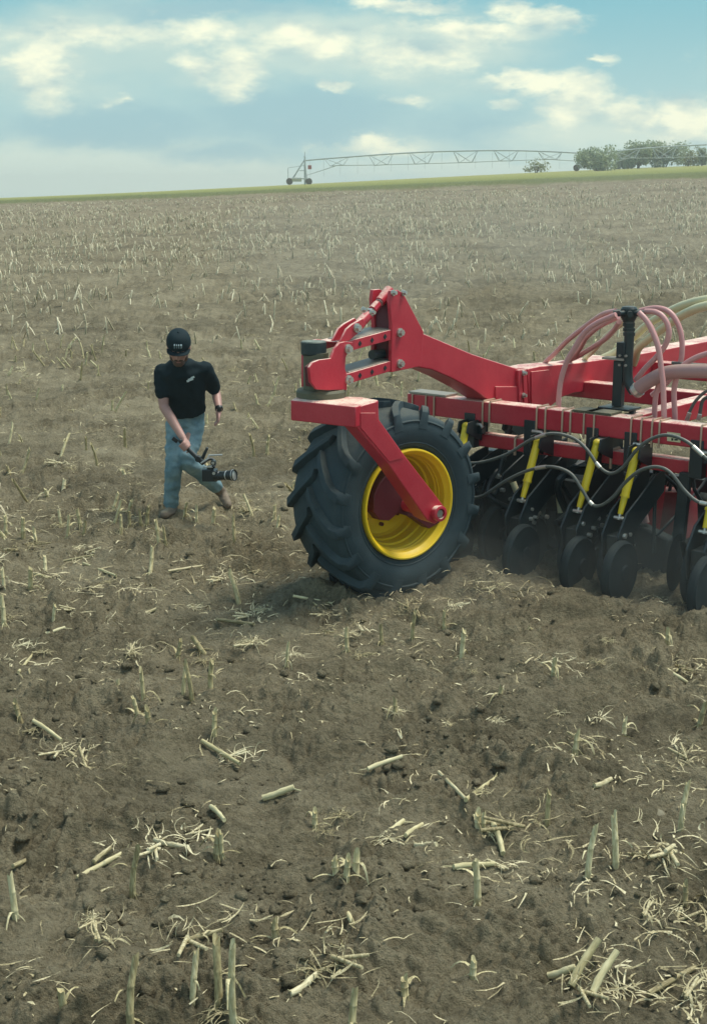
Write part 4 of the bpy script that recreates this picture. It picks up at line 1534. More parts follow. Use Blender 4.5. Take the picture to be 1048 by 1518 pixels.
    m.box((c0 + c1) / 2 + Vector((0, .03, 0)), Vector((.066, 0, 0)), Vector((0, .040, 0)), Vector((0, 0, .052)))
    m.box(Q(640, 660) + Vector((0, .03, 0)), Vector((.028, 0, 0)), Vector((0, .025, 0)), Vector((0, 0, .018)))
    m.build('camera_body', ge, g, bevel=0.006)
    m = MB()
    m.box(Q(620, 648) + Vector((0, .02, 0)), Vector((.045, 0, 0)), Vector((0, .020, 0)), Vector((0, 0, .005)))
    m.build('top_plate', M['gearlight'], g, bevel=0.002)
    m = MB()
    lx = (Q(890, 730, gz_ - .08) - Q(690, 738)).normalized()
    l0 = Q(690, 738)
    ly = lx.orthogonal().normalized()
    m.lathe(l0, lx, ly, [(0, .001), (0, .042), (.05, .042), (.055, .038), (.10, .038), (.105, .041), (.155, .041), (.16, .047), (.20, .050), (.20, .044), (.16, .036), (.16, .001)], 28)
    le = m.build('lens', ge, g, sharp=30)
    m = MB()
    m.lathe(l0, lx, ly, [(.118, .0415), (.120, .0425), (.126, .0425), (.128, .0415)], 28)
    m.lathe(l0, lx, ly, [(.183, .049), (.184, .0505), (.190, .0505), (.191, .049)], 28)
    m.build('lens_ring', M['gearlight'], le)


build_person()

# ------------------------------------------------------------------ irrigation pivot, trees


def build_pivot():
    yv = 215.0
    pts_px = [(452, 238), (480, 235.5), (520, 232.5), (560, 229.5), (600, 227), (640, 225), (680, 224), (720, 223.2), (760, 223.2), (800, 224.2), (840, 226), (878, 228.5)]
    pts2 = [(878, 228.5), (920, 223.5), (960, 219.5), (1000, 217), (1048, 214.5), (1110, 213.5), (1170, 215), (1230, 219), (1290, 224)]
    b0 = on_y(452, 280, yv)
    base = Vector((b0.x, yv, gz(b0.x, yv)))
    root = empty('pivot_irrigator', tuple(base), label='long grey centre pivot irrigator standing on the far grassy ridge', cat='irrigator')
    g = M['galv']

    def Y(u, v, dy=0):
        return on_y(u, v, yv + dy)
    for L in (pts_px, pts2):
        m = MB()
        m.tube(spline([Y(*p) for p in L], 4), .105, 8)
        pipe = m.build('water_pipe', g, root)
        # V frames and truss rods hang beneath the pipe
        sp = spline([Y(*p) for p in L], 8)
        n = 7 if L is pts_px else 6
        bots = []
        fr = MB()
        for k in range(1, n):
            i = int(k / n * (len(sp) - 1))
            q = sp[i]
            dz = 1.75 * sin(pi * k / n) ** .5
            d = (sp[min(i + 1, len(sp) - 1)] - sp[i - 1]).normalized()
            ab = [q + Vector((0, s * .9, -dz)) for s in (1, -1)]
            m = MB()
            for s, bq in ((1, ab[0]), (-1, ab[1])):
                m.tube([q - d * 1.9, bq - d * 1.0], .045, 6)
                m.tube([q + d * 1.9, bq + d * 1.0], .045, 6)
                m.tube([bq - d * 1.0, bq + d * 1.0], .045, 6)
                m.tube([q - d * 1.8, bq + d * .9], .03, 6)
                m.tube([q + d * 1.8, bq - d * .9], .03, 6)
            m.tube([ab[0] - d, ab[1] - d], .035, 6)
            m.tube([ab[0] + d, ab[1] + d], .035, 6)
            m.build('truss_frame', g, root)
            bots.append(ab)
        for s in (0, 1):
            m = MB()
            line = [sp[0] + Vector((0, 0, -2.3))] + [x[s] for x in bots] + [sp[-1] + Vector((0, 0, -1.2))]
            m.tube(line, .035, 6)
            m.build('truss_rod', g, root)
        for k in range(3, len(sp) - 2, 5):
            m = MB()
            q = sp[k]
            m.tube([q + Vector((0, .1, .1)), q + Vector((0, .25, 0)), q + Vector((0, .25, -2.6))], .018, 5)
            m.build('drop_hose', M['galv'], root)
    # drive towers
    for u, vtop in ((452, 236), (878, 228.5), (1290, 224)):
        t = Y(u, vtop)
        tz = gz(t.x, yv)
        tow = empty('drive_tower', (0, 0, 0))
        tow.parent = root
        h = t.z - tz
        for s in (1, -1):
            for sxx in (.25, -1.9 if u < 500 else -1.5):
                m = MB()
                m.tube([t + Vector((0, .15 * s, 0)), Vector((t.x + sxx, yv + 1.3 * s, tz + .9))], .07, 6)
                m.build('tower_leg', g, tow)
        m = MB()
        for s in (1, -1):
            m.tube([Vector((t.x - 2.0, yv + 1.3 * s, tz + .9)), Vector((t.x + .6, yv + 1.3 * s, tz + .9))], .09, 6)
            m.tube([Vector((t.x - .9, yv + .7 * s, tz + h * .55)), Vector((t.x + .2, yv + .7 * s, tz + h * .55))], .05, 6)
        m.tube([Vector((t.x - 2.0, yv - 1.3, tz + .9)), Vector((t.x - 2.0, yv + 1.3, tz + .9))], .08, 6)
        m.build('tower_base', g, tow)
        for s in (1, -1):
            m = MB()
            wc = Vector((t.x - 2.4 if s < 0 else t.x + .6, yv, tz + .48))
            m.lathe(wc, Vector((0, 1, 0)), Vector((1, 0, 0)), [(-.13, .3), (-.15, .48), (0, .52), (.15, .48), (.13, .3), (.05, .25), (.05, .001), (-.05, .001), (-.05, .25)], 20)
            m.build('tower_wheel', M['bark'], tow)
        if u < 500:
            m = MB()
            m.tube([t + Vector((0, 0, -.2)), t + Vector((0, 0, 1.1))], .05, 6)
            m.ball(t + Vector((0, 0, .35)), .16, .16, .16, nu=8, nv=6)
            m.tube([t + Vector((0, 0, -4.0)), t + Vector((0, 0, .1))], .14, 8)
            m.build('end_mast', g, tow)
            m = MB()
            m.box(Vector((t.x - 1.25, yv - .2, tz + .75)), (.75, 0, 0), (0, .4, 0), (0, 0, .3))
            m.build('control_box', M['tank'], tow, bevel=.04)
            m = MB()
            m.box(Vector((t.x + .75, yv - .2, tz + 2.6)), (.28, 0, 0), (0, .1, 0), (0, 0, .3))
            m.build('warning_panel', M['redlamp'], tow, bevel=.03)
            m = MB()
            m.tube([Vector((t.x - 2.6, yv, tz + 2.5)), Vector((t.x - 2.6, yv, tz + .9))], .05, 6)
            m.tube([Vector((t.x - 2.6, yv, tz + 2.5)), Vector((t.x, yv, tz + 2.9))], .035, 6)
            m.build('end_stay', g, tow)


build_pivot()


def build_tree(u, hgt, wid, y, kind, label, seed, mat, n=1500):
    n = int(n * 2.3)
    r = np.random.default_rng(seed)
    x0 = (u - PW / 2) / FPX * y
    z0 = gz(x0, y)
    root = empty(kind, (x0, y, z0), label=label, cat='bush' if 'bush' in kind else 'tree', group='trees and bushes on the far ridge')
    m = MB()
    tips = []
    nst = 3 if wid > hgt * .7 else 2
    for k in range(nst):
        a = r.uniform(0, 2 * pi)
        q0 = Vector((x0 + .15 * cos(a), y + .15 * sin(a), z0 - .1))
        q2 = Vector((x0 + wid * .25 * cos(a), y + wid * .25 * sin(a), z0 + hgt * r.uniform(.6, .85)))
        q1 = q0.lerp(q2, .5) + Vector((r.uniform(-.15, .15), r.uniform(-.15, .15), 0))
        m.tube(spline([q0, q1, q2], 4), [.11 - .01 * i for i in range(9)], 7)
        for j in range(5):
            s = q0.lerp(q2, r.uniform(.25, .95))
            a2 = r.uniform(0, 2 * pi)
            e = s + Vector((cos(a2) * wid * .36, sin(a2) * wid * .36, hgt * r.uniform(.05, .25)))
            m.tube([s, s.lerp(e, .5) + Vector((0, 0, .06)), e], [.045, .03, .015], 5)
            tips.append(e)
        tips.append(q2)
    m.build('trunk', M['bark'], root)
    cl = [(np.array(t), r.uniform(.4, .7) * wid * .42) for t in tips]
    for _ in range(18):
        a = r.uniform(0, 2 * pi)
        rad = wid * .5 * sqrt(r.uniform(0, 1))
        zz = r.uniform(.08, .8) * hgt * (1 - .5 * rad / wid)
        cl.append((np.array([x0 + rad * cos(a), y + rad * sin(a), z0 + zz]), r.uniform(.22, .45) * wid * .45))
    vs, qs, tn = [], [], []
    for i in range(n):
        c, rad = cl[r.integers(len(cl))]
        d = r.normal(size=3)
        d /= np.linalg.norm(d)
        p = c + d * rad * r.uniform(.35, 1.0) ** .6 * np.array([1, 1, .9])
        if p[2] < z0 + .05:
            continue
        s = r.uniform(.12, .26)
        a, b_ = r.normal(size=3), r.normal(size=3)
        a /= np.linalg.norm(a)
        b_ -= a * a.dot(b_)
        b_ /= np.linalg.norm(b_)
        k = len(vs)
        vs += [p - a * s, p + b_ * s * .6, p + a * s, p - b_ * s * .6]
        qs.append((k, k + 1, k + 2, k + 3))
        tn += [r.uniform(0, 1)] * 4
    vs = np.array(vs) - np.array([x0, y, z0])
    o = raw_mesh('crown', vs, qs, mat, tn)
    o.parent = root


build_tree(876, 3.0, 5.0, 207, 'small_tree', 'low rounded grey-green tree at the left end of the ridge clump', 1, M['leaf'], 1500)
build_tree(912, 3.2, 3.6, 236, 'small_tree', 'small narrow tree between the low rounded tree and the tallest one', 2, M['leaf'], 900)
build_tree(932, 4.9, 4.4, 230, 'small_tree', 'tallest green tree in the middle of the ridge clump', 3, M['leaf'], 1900)
build_tree(970, 4.1, 5.0, 233, 'small_tree', 'bushy green tree just right of the tallest ridge tree', 4, M['leaf'], 1700)
build_tree(1003, 2.6, 3.4, 236, 'pale_bush', 'thin yellowish bush beside the bushy ridge tree', 5, M['paleleaf'], 420)
build_tree(1025, 3.0, 1.5, 231, 'small_tree', 'slim dark shrub at the right end of the ridge clump', 6, M['leaf'], 600)
build_tree(786, 2.0, 3.6, 238, 'pale_bush', 'thin see-through pale bush alone on the ridge under the irrigator', 7, M['paleleaf'], 170)

# ------------------------------------------------------------------ maize stubble and straw
R_ = np.random.default_rng(99)
ROWD = np.array([0.86, 0.51])


def stub_mesh(name, h, r, seed, mat, sheath=True):
    """a cut maize stalk standing on its roots: node rings, slanting torn top, peeling sheath, brace roots"""
    q = random.Random(seed)
    m = MB()
    n = 9
    bend = Vector((q.uniform(-.12, .12), q.uniform(-.12, .12), 0))
    zs = [-.04, 0, h * .18, h * .20, h * .22, h * .55, h * .60, h * .62, h * .64, h * .9, h]
    rr = [1.15, 1.1, 1.0, 1.10, 1.0, .94, .95, 1.06, .93, .9, .88]
    rings = []
    for i, z in enumerate(zs):
        ring = []
        for k in range(n):
            a = 2 * pi * k / n
            zz = z
            if i == len(zs) - 1:
                zz = z + .012 * cos(a + seed) + q.uniform(-.012, .018)
            c = bend * (z / max(h, .01)) ** 2 * h
            ring.append(Vector((c.x + r * rr[i] * cos(a), c.y + r * rr[i] * .85 * sin(a), zz)))
        rings.append(ring)
    m.rings(rings, caps=False)
    top = rings[-1]
    cen = sum(top, Vector()) / n - Vector((0, 0, .012))
    b = len(m.v)
    m.v += top + [cen]
    m.f += [(b + k, b + (k + 1) % n, b + n) for k in range(n)]
    if sheath:
        for j in range(q.choice((1, 1, 2))):
            a = q.uniform(0, 2 * pi)
            d = Vector((cos(a), sin(a), 0))
            s = Vector((-sin(a), cos(a), 0))
            z0 = h * q.choice((.2, .62))
            L = q.uniform(.08, .2)
            drop = q.uniform(.3, 1.2)
            w = r * q.uniform(.35, .75)
            pts = []
            for t in (0, .25, .5, .75, 1):
                p = d * (r * 1.05 + L * .55 * t) + Vector((0, 0, z0 + L * (.55 * t - drop * t * t)))
                pts.append((p, w * (1 - .75 * t)))
            bq = len(m.v)
            for p, w_ in pts:
                m.v += [p - s * w_, p + d * .004 + Vector((0, 0, .003)), p + s * w_]
            for i in range(4):
                for c in (0, 1):
                    m.f.append((bq + 3 * i + c, bq + 3 * i + c + 1, bq + 3 * i + c + 4, bq + 3 * i + c + 3))
    for j in range(q.randint(2, 4)):
        a = q.uniform(0, 2 * pi)
        d = Vector((cos(a), sin(a), 0))
        m.tube([d * r * .8 + Vector((0, 0, .022)), d * (r + .018) + Vector((0, 0, .002)), d * (r + .035) + Vector((0, 0, -.03))], [.0022, .0018, .001], 4)
    me = finish(m, name, mat)
    return me


def finish(m, name, mat, tint=None):
    me = bpy.data.meshes.new(name)
    me.from_pydata([tuple(p) for p in m.v], [], m.f)
    me.shade_smooth()
    me.set_sharp_from_angle(angle=radians(55))
    me.materials.append(mat)
    return me


def lying_mesh(name, L, r, seed, mat):
    """a broken piece of stalk lying on the soil along local Z, with nodes and a frayed end"""
    q = random.Random(seed)
    m = MB()
    n = 9
    k = 8
    ph = q.uniform(0, 6)
    bow = q.uniform(-.05, .05) * L
    pts, rs = [], []
    for i in range(k + 1):
        t = i / k
        pts.append(Vector((bow * sin(pi * t), .3 * bow * sin(2 * pi * t), (t - .5) * L)))
        rs.append(r * (1.0 + (.16 if i in (2, 5) else 0) - .12 * t))
    m.tube(pts, rs, n, flat=.8)
    for e, sgn in ((pts[0], -1), (pts[-1], 1)):
        for j in range(q.randint(0, 3)):
            a = q.uniform(0, 6.28)
            d = Vector((cos(a), sin(a), sgn * q.uniform(.8, 2.5))).normalized()
            l_ = q.uniform(.015, .05)
            o_ = Vector((cos(a), sin(a), 0)) * r * .7
            m.tube([e + o_ - d * .01, e + o_ + d * l_ * .6, e + o_ + d * l_], [.0026, .0018, .0008], 4)
    return finish(m, name, mat)


def strand(m, p, d, L, w, q, curl=1.0, flatz=.3, n=6):
    """a dry leaf strip that curls over the soil"""
    p, d = Vector(p), Vector(d).normalized()
    ax = Vector((q.uniform(-1, 1), q.uniform(-1, 1), q.uniform(-.3, .3))).normalized()
    rot = Matrix.Rotation(q.uniform(-.55, .55) * curl, 3, ax)
    b = len(m.v)
    for i in range(n + 1):
        t = i / n
        s = d.cross(Vector((0, 0, 1)))
        s = s.normalized() if s.length > .1 else Vector((1, 0, 0))
        w_ = w * (1 - .8 * t * t) * (.5 + .5 * min(1, 4 * t + .3))
        tw = Matrix.Rotation(t * q.uniform(.5, 1.5), 3, d)
        s = tw @ s
        m.v += [p - s * w_, p + s * w_]
        p = p + d * (L / n)
        d = (rot @ d).normalized()
        if p.z < .006:
            d.z = abs(d.z) * .4 + .05
            d.normalize()
        d.z -= .05
    for i in range(n):
        m.f.append((b + 2 * i, b + 2 * i + 1, b + 2 * i + 3, b + 2 * i + 2))


def clump_mesh(name, seed, nstr, spread, stalks=2, roots=True):
    """an uprooted crown: short stalk ends, a dark root ball and splayed strands"""
    q = random.Random(seed)
    m = MB()
    for j in range(nstr):
        a = q.uniform(0, 2 * pi)
        rad = spread * q.uniform(0, 1.15)
        p = Vector((rad * cos(a), rad * sin(a), q.uniform(.005, .035)))
        d = Vector((cos(a + q.uniform(-2.4, 2.4)), sin(a + q.uniform(-2.4, 2.4)), q.uniform(-.15, .32)))
        strand(m, p, d, q.uniform(.06, .20), q.uniform(.0014, .0042) * (1.9 if q.random() < .12 else 1), q, 1.6)
    for j in range(stalks):
        a = q.uniform(0, 2 * pi)
        e = q.uniform(.02, .5)
        d = Vector((cos(a) * cos(e), sin(a) * cos(e), sin(e)))
        p = Vector((q.uniform(-.04, .04), q.uniform(-.04, .04), .01))
        m.tube([p - d * .02, p + d * q.uniform(.04, .07), p + d * q.uniform(.10, .17)], [.009, .0085, .0075], 8)
    if roots:
        for j in range(16):
            a = q.uniform(0, 2 * pi)
            d = Vector((cos(a), sin(a), q.uniform(-.3, .6))).normalized()
            p = Vector((0, 0, .02))
            m.tube(spline([p, p + d * .04, p + d * .075 + Vector((q.uniform(-.02, .02), q.uniform(-.02, .02), -.01)), p + d * q.uniform(.09, .13) + Vector((0, 0, -.03))], 2), .0024, 4)
    return finish(m, name, M['straw'])


STUBS = [stub_mesh('corn_stub', h, r, 10 + i, M['stub']) for i, (h, r) in enumerate([(.10, .013), (.13, .012), (.16, .014), (.18, .012), (.20, .013), (.23, .0125), (.26, .014), (.30, .0125), (.34, .013)])]
STUB_H = [.10, .13, .16, .18, .20, .23, .26, .30, .34]
LIES = [lying_mesh('stalk_piece', L, r, 40 + i, M['pale'] if i % 2 else M['straw']) for i, (L, r) in enumerate([(.10, .011), (.13, .010), (.17, .013), (.20, .010), (.25, .012), (.31, .0095)])]
LIE_L = [.10, .13, .17, .20, .25, .31]
CLUMPS = [clump_mesh('straw_clump', 70 + i, n, sp, st, i % 2 == 0) for i, (n, sp, st) in enumerate([(16, .10, 1), (26, .14, 2), (20, .12, 0), (34, .20, 2), (14, .09, 0), (42, .22, 3)])]


def place(name, me, loc, rot=(0, 0, 0), scale=1.0):
    o = bpy.data.objects.new(name, me)
    o.location = loc
    o.rotation_euler = rot
    o.scale = (scale,) * 3 if not isinstance(scale, tuple) else scale
    col.objects.link(o)
    return o


def ordinal(k):
    names = ['first', 'second', 'third', 'fourth', 'fifth', 'sixth', 'seventh', 'eighth', 'ninth', 'tenth', 'eleventh', 'twelfth', 'thirteenth', 'fourteenth', 'fifteenth', 'sixteenth', 'seventeenth', 'eighteenth', 'nineteenth', 'twentieth']
    return names[k] if k < len(names) else f'{k + 1}th'


BANDS = [(1425, 2000, 'along the photo\'s bottom edge'), (1150, 1425, 'in the lower bare soil'), (872, 1150, 'in the soil below the wheel'), (0, 872, 'level with the person\'s feet')]


def band_of(v):
    return next(t for a, b, t in BANDS if a < v <= b)


def rank_labels(items, noun):
    """items: [(u, v, adjective, object)]: each is told by its look and its place from the left in its band"""
    by = {}
    for it in items:
        by.setdefault((it[2], band_of(it[1])), []).append(it)
    for (adj, bd), L in by.items():
        L.sort(key=lambda t: t[0])
        for k, (u, v, a, o) in enumerate(L):
            if len(L) == 1:
                o['label'] = f'the only {adj} {noun} {bd}'
            elif k == len(L) - 1:
                o['label'] = f'rightmost {adj} {noun} {bd}'
            else:
                o['label'] = f'{ordinal(k)} {adj} {noun} from the left {bd}'


# standing stubs one can tell apart in the photograph: foot (u, v), height in its pixels
stub_px = [(24, 1362, 62), (100, 1520, 58), (194, 1520, 84), (285, 1505, 80), (326, 1512, 105), (346, 1514, 105), (521, 1525, 52), (197, 1328, 72), (329, 1272, 38), (321, 1272, 34), (499, 1302, 30), (513, 1303, 32), (527, 1300, 36),
           (707, 1342, 64), (871, 1303, 72), (912, 1292, 76), (1008, 1232, 66), (707, 1240, 34), (718, 1242, 36), (811, 1222, 52), (467, 1226, 24), (272, 1036, 50), (285, 1038, 55), (313, 1030, 50), (176, 1041, 32), (213, 1036, 44),
           (205, 1062, 30), (222, 1080, 30), (425, 987, 34), (515, 966, 34), (566, 956, 30), (611, 948, 44), (658, 932, 28), (684, 976, 42), (30, 1066, 26), (7, 877, 34), (9, 792, 28), (35, 792, 26), (54, 804, 20), (92, 782, 26), (120, 780, 26),
           (180, 786, 22), (348, 806, 42), (292, 774, 26), (407, 776, 28), (79, 936, 40), (318, 1086, 30), (924, 1092, 26), (852, 1116, 30), (989, 952, 20), (1035, 1080, 40), (740, 1040, 22), (586, 1060, 24), (246, 806, 26), (210, 780, 24), (1038, 800, 34), (980, 1010, 22), (820, 1000, 22), (410, 1395, 30), (1015, 1340, 30), (700, 1450, 26), (600, 1480, 28)]
items = []
for (u, v, hpx) in stub_px:
    p = on_ground(u, v)
    depth = (p - CAM).dot(_D)
    el = atan((CAM_H - p.z) / p.y)
    h = hpx * depth / FPX / cos(el) * .97
    k = min(range(len(STUB_H)), key=lambda i: abs(STUB_H[i] - h))
    lx_, ly_ = R_.normal(0, .07), R_.normal(0, .07)
    wdt = R_.uniform(.95, 1.3)
    o = place('corn_stub', STUBS[k], p, (lx_, ly_, R_.uniform(0, 6.28)), (wdt, wdt, h / STUB_H[k]))
    tag(o, cat='corn stub', group='cut corn stubs standing in the near soil')
    adj = ('tall' if h > .21 else 'short' if h < .14 else 'middling') + (' leaning' if abs(ly_) > .09 else ' upright')
    items.append((u, v, adj, o))
rank_labels(items, 'corn stub')

# lying pieces one can tell apart: ends (u0, v0) (u1, v1), thickness
lie_px = [(390, 1188, 436, 1172, 1.5, 1), (545, 1145, 596, 1126, 1.1, 1), (690, 1191, 732, 1160, 1.1, 1), (115, 1307, 188, 1267, 1.1, 1), (509, 1346, 524, 1378, 1.2, 1), (731, 1228, 745, 1271, 1.4, 1), (672, 1291, 732, 1286, 1.1, 1),
          (616, 1259, 647, 1258, 1., 0), (570, 1241, 598, 1222, 1.2, 1), (601, 1244, 626, 1227, 1., 1), (313, 1201, 333, 1221, 1.1, 1), (124, 838, 173, 857, 1., 1), (194, 923, 232, 906, .9, 0), (435, 887, 492, 898, .9, 1), (68, 943, 97, 934, 1., 1),
          (28, 1001, 47, 977, 1., 1), (50, 1073, 92, 1102, 1.1, 1), (590, 998, 618, 988, 1., 1), (300, 1103, 356, 1137, 1.2, 1), (846, 1468, 887, 1398, 1.5, 1), (878, 1478, 914, 1416, 1.4, 1), (812, 1453, 852, 1440, 1.3, 1), (322, 922, 377, 929, .9, 0),
          (984, 994, 1018, 1016, 1., 1), (140, 1283, 165, 1262, .9, 0), (690, 948, 716, 938, 1., 1), (783, 935, 800, 946, 1., 0), (650, 1150, 690, 1190, .8, 0), (960, 1480, 1030, 1440, .9, 0), (430, 1480, 470, 1450, .9, 0), (20, 1290, 60, 1272, .8, 0),
          (230, 1250, 275, 1262, .9, 0), (880, 1170, 905, 1160, .9, 0), (280, 1400, 330, 1385, .9, 0), (95, 835, 140, 826, .7, 0), (250, 850, 300, 842, .7, 0)]
items = []
for (u0, v0, u1, v1, th, pale) in lie_px:
    a, b = on_ground(u0, v0), on_ground(u1, v1)
    if v0 - v1 > 45 and abs(u1 - u0) < 50:      # these two lean up on their crown, they do not lie flat
        b = a + (b - a).normalized() * .17 + Vector((0, 0, .17))
        b = on_y(u1, v1, a.y + .10)
    L = (b - a).length
    d = (b - a).normalized()
    sel = [i for i in range(len(LIES)) if (i % 2) == pale]
    k = min(sel, key=lambda i: abs(LIE_L[i] - L))
    c = (a + b) / 2 + Vector((0, 0, .012))
    e = d.to_track_quat('Z', 'Y').to_euler()
    o = place('stalk_piece', LIES[k], c, e, (1.15 * th, 1.15 * th, L / LIE_L[k]))
    tag(o, cat='stalk piece', group='broken stalk pieces lying on the near soil')
    o.location.z += .006
    adj = ('pale' if pale else 'brownish') + (' thick' if th >= 1.3 else ' thin') + (' long' if L > .2 else ' short')
    items.append(((u0 + u1) / 2, (v0 + v1) / 2, adj, o))
rank_labels(items, 'stalk piece')

# uprooted crowns and tangles of leaf
clump_px = [(130, 1140, 1.2, 5), (95, 1120, .9, 3), (205, 1060, .7, 1), (345, 1128, .9, 1), (230, 1262, 1.1, 5), (275, 1240, .8, 3), (300, 1312, .6, 2), (150, 1395, .8, 1), (140, 1370, .7, 0), (290, 1395, 1.1, 3), (330, 1510, .9, 0), (760, 1230, 1.2, 5), (745, 1290, .7, 1),
            (990, 1265, 1.2, 5), (960, 1275, .9, 1), (868, 1470, 1.0, 3), (915, 1475, .9, 2), (1025, 1480, .9, 1), (990, 1370, .9, 3), (960, 1360, .7, 1), (1010, 1130, .9, 3), (1000, 1110, .8, 1), (885, 1070, .8, 2), (860, 1100, .8, 1),
            (600, 905, .8, 3), (620, 905, .6, 1), (715, 875, .8, 3), (740, 870, .5, 1), (470, 900, .6, 1), (480, 915, .6, 3), (290, 905, .7, 2), (350, 960, .6, 1), (325, 862, .9, 5), (370, 850, .8, 3), (390, 840, .6, 1), (210, 915, .6, 1), (585, 1060, .6, 0), (665, 1080, .6, 1),
            (735, 1075, .6, 2), (505, 1215, .7, 0), (480, 1240, .6, 2), (575, 1250, .7, 0), (500, 1420, 1.0, 3), (470, 1450, .9, 2), (40, 1090, .7, 1), (830, 1060, .5, 2), (820, 985, .7, 3), (700, 1000, .4, 2), (530, 1150, .4, 0), (100, 770, .6, 3), (165, 790, .7, 5), (60, 720, .8, 5), (190, 700, .7, 3), (205, 720, .6, 1), (120, 590, .9, 5), (110, 610, .7, 3), (40, 560, .8, 3), (715, 1180, .5, 0), (760, 910, .6, 3), (900, 955, .5, 2)]
items = []
for (u, v, s, k) in clump_px:
    p = on_ground(u, v)
    s *= R_.uniform(.75, .95)
    o = place('straw_clump', CLUMPS[k], p + Vector((0, 0, .012)), (0, 0, R_.uniform(0, 6.28)), s)
    tag(o, cat='straw clump', group='torn straw clumps on the near soil')
    adj = ('big' if s * (1 + .3 * (k in (3, 5))) > .95 else 'small' if s < .62 else 'middling') + (' rooty' if k % 2 == 0 else ' leafy')
    items.append((u, v, adj, o))
rank_labels(items, 'torn straw clump')

# smaller tangles scattered through the middle of the field
R2 = np.random.default_rng(123)
nc = 0
for _ in range(2000):
    v = R2.uniform(430, 1000)
    u = R2.uniform(-40, 1088)
    p = on_ground(u, v)
    if R2.random() > .35 + .9 * float(perlin(np.array([p.x * .5]), np.array([p.y * .5]), 55)[0]):
        continue
    d1 = Vector((p.x, p.y, 0)) - WO
    d2 = Vector((p.x, p.y, 0)) - FO
    if (abs(d1.dot(e_r)) < .85 and abs(d1.dot(e_w)) < .6) or (.9 < d2.dot(f_r) < 3.4 and -.8 < d2.dot(f_w) < 3.4):
        continue
    side = 'left of the red drill' if u < 440 else 'below the red drill' if v > 850 else 'beyond the red drill'
    o = place('straw_clump', CLUMPS[int(R2.integers(len(CLUMPS)))], p + Vector((0, 0, .012)), (0, 0, R2.uniform(0, 6.28)), R2.uniform(.45, 1.0))
    tag(o, f'one of many loose tangles of torn straw {side}', 'straw clump', f'loose straw tangles {side}')
    nc += 1
    if nc >= 120:
        break

# stubble rows of the field beyond: the nearest as things, the rest as one mass
cands = []
RS = 0.76
nrm = np.array([-ROWD[1], ROWD[0]])
for i in range(-160, 220):
    t = -140.0
    while t < 190:
        t += R_.exponential(.20) + .10
        x, y = nrm * (i * RS) + ROWD * t
        x += R_.normal(0, .05)
        y += R_.normal(0, .05)
        if y < 4.2 or y > 91 or abs(x) > .31 * y + 2.5:
            continue
        cands.append((x, y))
cands = np.array(cands)
dens = 0.55 + 0.95 * perlin(cands[:, 0] * .16, cands[:, 1] * .16, 41) + .55 * perlin(cands[:, 0] * .6, cands[:, 1] * .6, 42)
keep_p = np.where(cands[:, 1] < 6.0, .0, np.where(cands[:, 1] < 10.5, .13, np.where(cands[:, 1] < 15, .75, np.where(cands[:, 1] < 24, .98, .98)))) * np.clip(dens, .10, 1.1)
keep = R_.random(len(cands)) < keep_p
cands = cands[keep]
cands = cands[np.argsort(cands[:, 1])]
gh = ground_h(cands[:, 0], cands[:, 1])


def in_way(x, y):
    d = Vector((x, y, 0)) - WO
    a, b = d.dot(e_r), d.dot(e_w)
    if abs(a) < .75 and abs(b) < .45:
        return True
    d = Vector((x, y, 0)) - FO
    a, b = d.dot(f_r), d.dot(f_w)
    if 1.2 < a < 2.5 and -.8 < b < 3.2:
        return True
    return (Vector((x, y)) - Vector((P(252, 764).x, P(252, 764).y))).length < .28


n_ind, left = 0, []
items = []
for (x, y), z in zip(cands, gh):
    vis = abs(x) < .262 * y + .1
    if in_way(x, y):
        continue
    if vis and n_ind < 300 - len(stub_px):
        h = float(R_.choice([.08, .12, .16, .2, .24, .30], p=[.15, .22, .25, .2, .12, .06]))
        k = min(range(len(STUB_H)), key=lambda i: abs(STUB_H[i] - h))
        wdt = R_.uniform(1.05, 1.5)
        o = place('corn_stub', STUBS[k], (x, y, z), (R_.normal(0, .26), R_.normal(0, .26), R_.uniform(0, 6.28)), (wdt, wdt, h / STUB_H[k] * R_.uniform(.9, 1.1)))
        u, v = project((x, y, z))
        side = 'to the left of the walking person' if u < 215 else 'between the walking person and the red drill' if u < 430 else 'beyond the red drill'
        size = 'taller' if h > .17 else 'shorter'
        tag(o, f'one of many {size} straw-coloured corn stubs {side}', 'corn stub', f'{size} corn stubs {side}')
        n_ind += 1
    else:
        left.append((x, y, z))
left = np.array(left)


